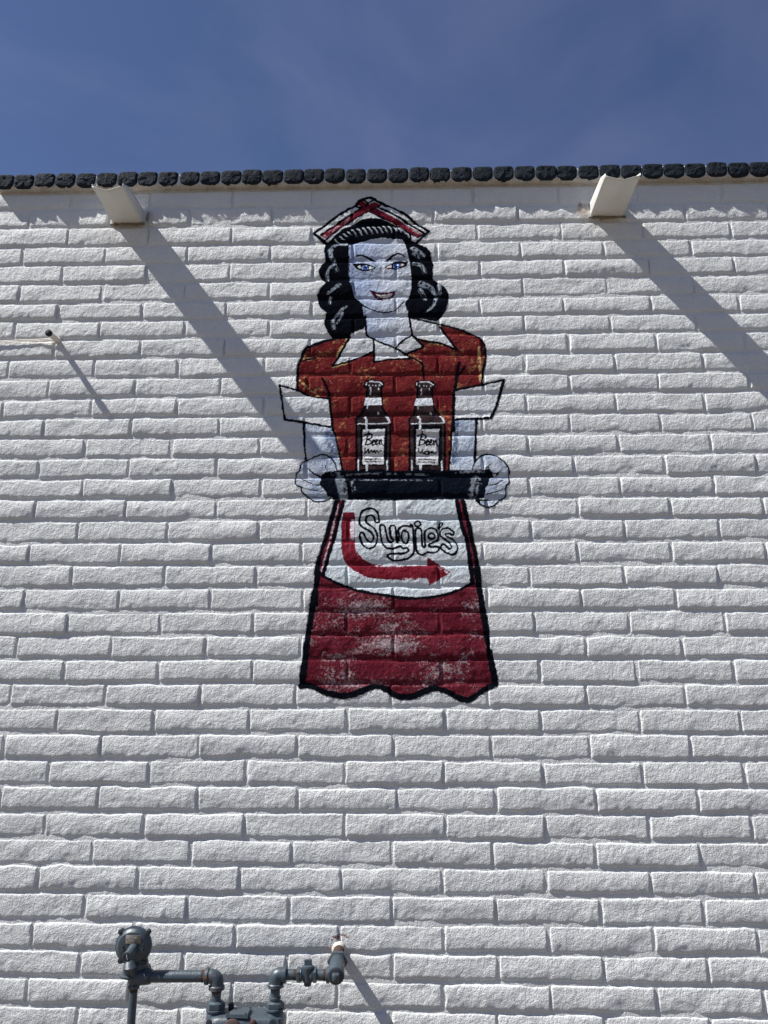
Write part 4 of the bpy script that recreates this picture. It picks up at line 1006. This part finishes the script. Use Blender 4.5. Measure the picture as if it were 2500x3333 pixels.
m.add([v for r in rings for v in r], [(j*n+k, j*n+(k+1) % n, (j+1)*n+(k+1) % n, (j+1)*n+k) for j in range(len(rings)-1) for k in range(n)] + [tuple(range(n-1, -1, -1)), tuple((len(rings)-1)*n+k for k in range(n))])
body = m.build('meter_case', STEEL, gm_, 50)
# raised cover plate on the lid, four screws
Zp = Zt+.010
cn = [out_at('n', x, y, Zp) for x, y in ((445, 1480), (765, 1490), (822, 1385), (560, 1412))]
m = MB(); hz = Vector((0, 0, .007)); cen = sum(cn, Vector())/4
up_ = [p + UP*(0 if i < 2 else .001) for i, p in enumerate(cn)]
lo_ = [p-hz-UP*.004+(p-cen).normalized()*.002 for p in cn]
tp = [p+(cen-p)*.03+UP*.0016 for p in up_]
m.add(lo_+up_+tp, [(0, 1, 5, 4), (1, 2, 6, 5), (2, 3, 7, 6), (3, 0, 4, 7), (4, 5, 9, 8), (5, 6, 10, 9), (6, 7, 11, 10), (7, 4, 8, 11), (8, 9, 10, 11), (3, 2, 1, 0)])
cov = m.build('cover_plate', STEEL, body, 20)
for x, y in ((478, 1470), (735, 1478), (800, 1385), (590, 1416)):
    p_ = out_at('n', x, y, Zp+.001); m = MB(); m.lathe(p_, UP, [(0, .0045), (.003, .0040)], 10); m.build('screw', DSTEEL, cov)
p_ = out_at('n', 517, 1400, Zt)
m = MB(); m.box(p_+UP*.010, .020, .016, .022, b=.003); m.build('lid_lug', DSTEEL, body)
for x, y in ((182, 1615), (1135, 1612)):
    p_ = cp('n', x, y, -yf+.001); m = MB(); m.lathe(p_+Vector((0, .004, 0)), OUT, [(0, .011), (.004, .011), (.0045, .009)], 20); m.build('case_bolt', DSTEEL, body)
p_ = cp('n', 1238, 1560, .26); m = MB(); m.lathe(p_-UP*.012, UP, [(0, .0065), (.010, .0065), (.0105, .0088), (.016, .0085)], 16); m.build('case_bolt', STEEL, body)
p_ = cp('n', 530, 1700, -yf+.002); m = MB(); m.lathe(p_+Vector((0, .012, 0)), OUT, [(0, .030), (.012, .030), (.014, .027)], 28); ix = m.build('index_window', simple('oxide_red_rim', (.06, .035, .03), .6, var=.2), body)
p_ = cp('n', 840, 1612, -yf+.002); m = MB(); m.lathe(p_+Vector((0, .006, 0)), OUT, [(0, .011), (.008, .0105), (.010, .006)], 18); m.build('seal_plug', simple('oxide_red_plug', (.07, .03, .028), .6, var=.2), body)
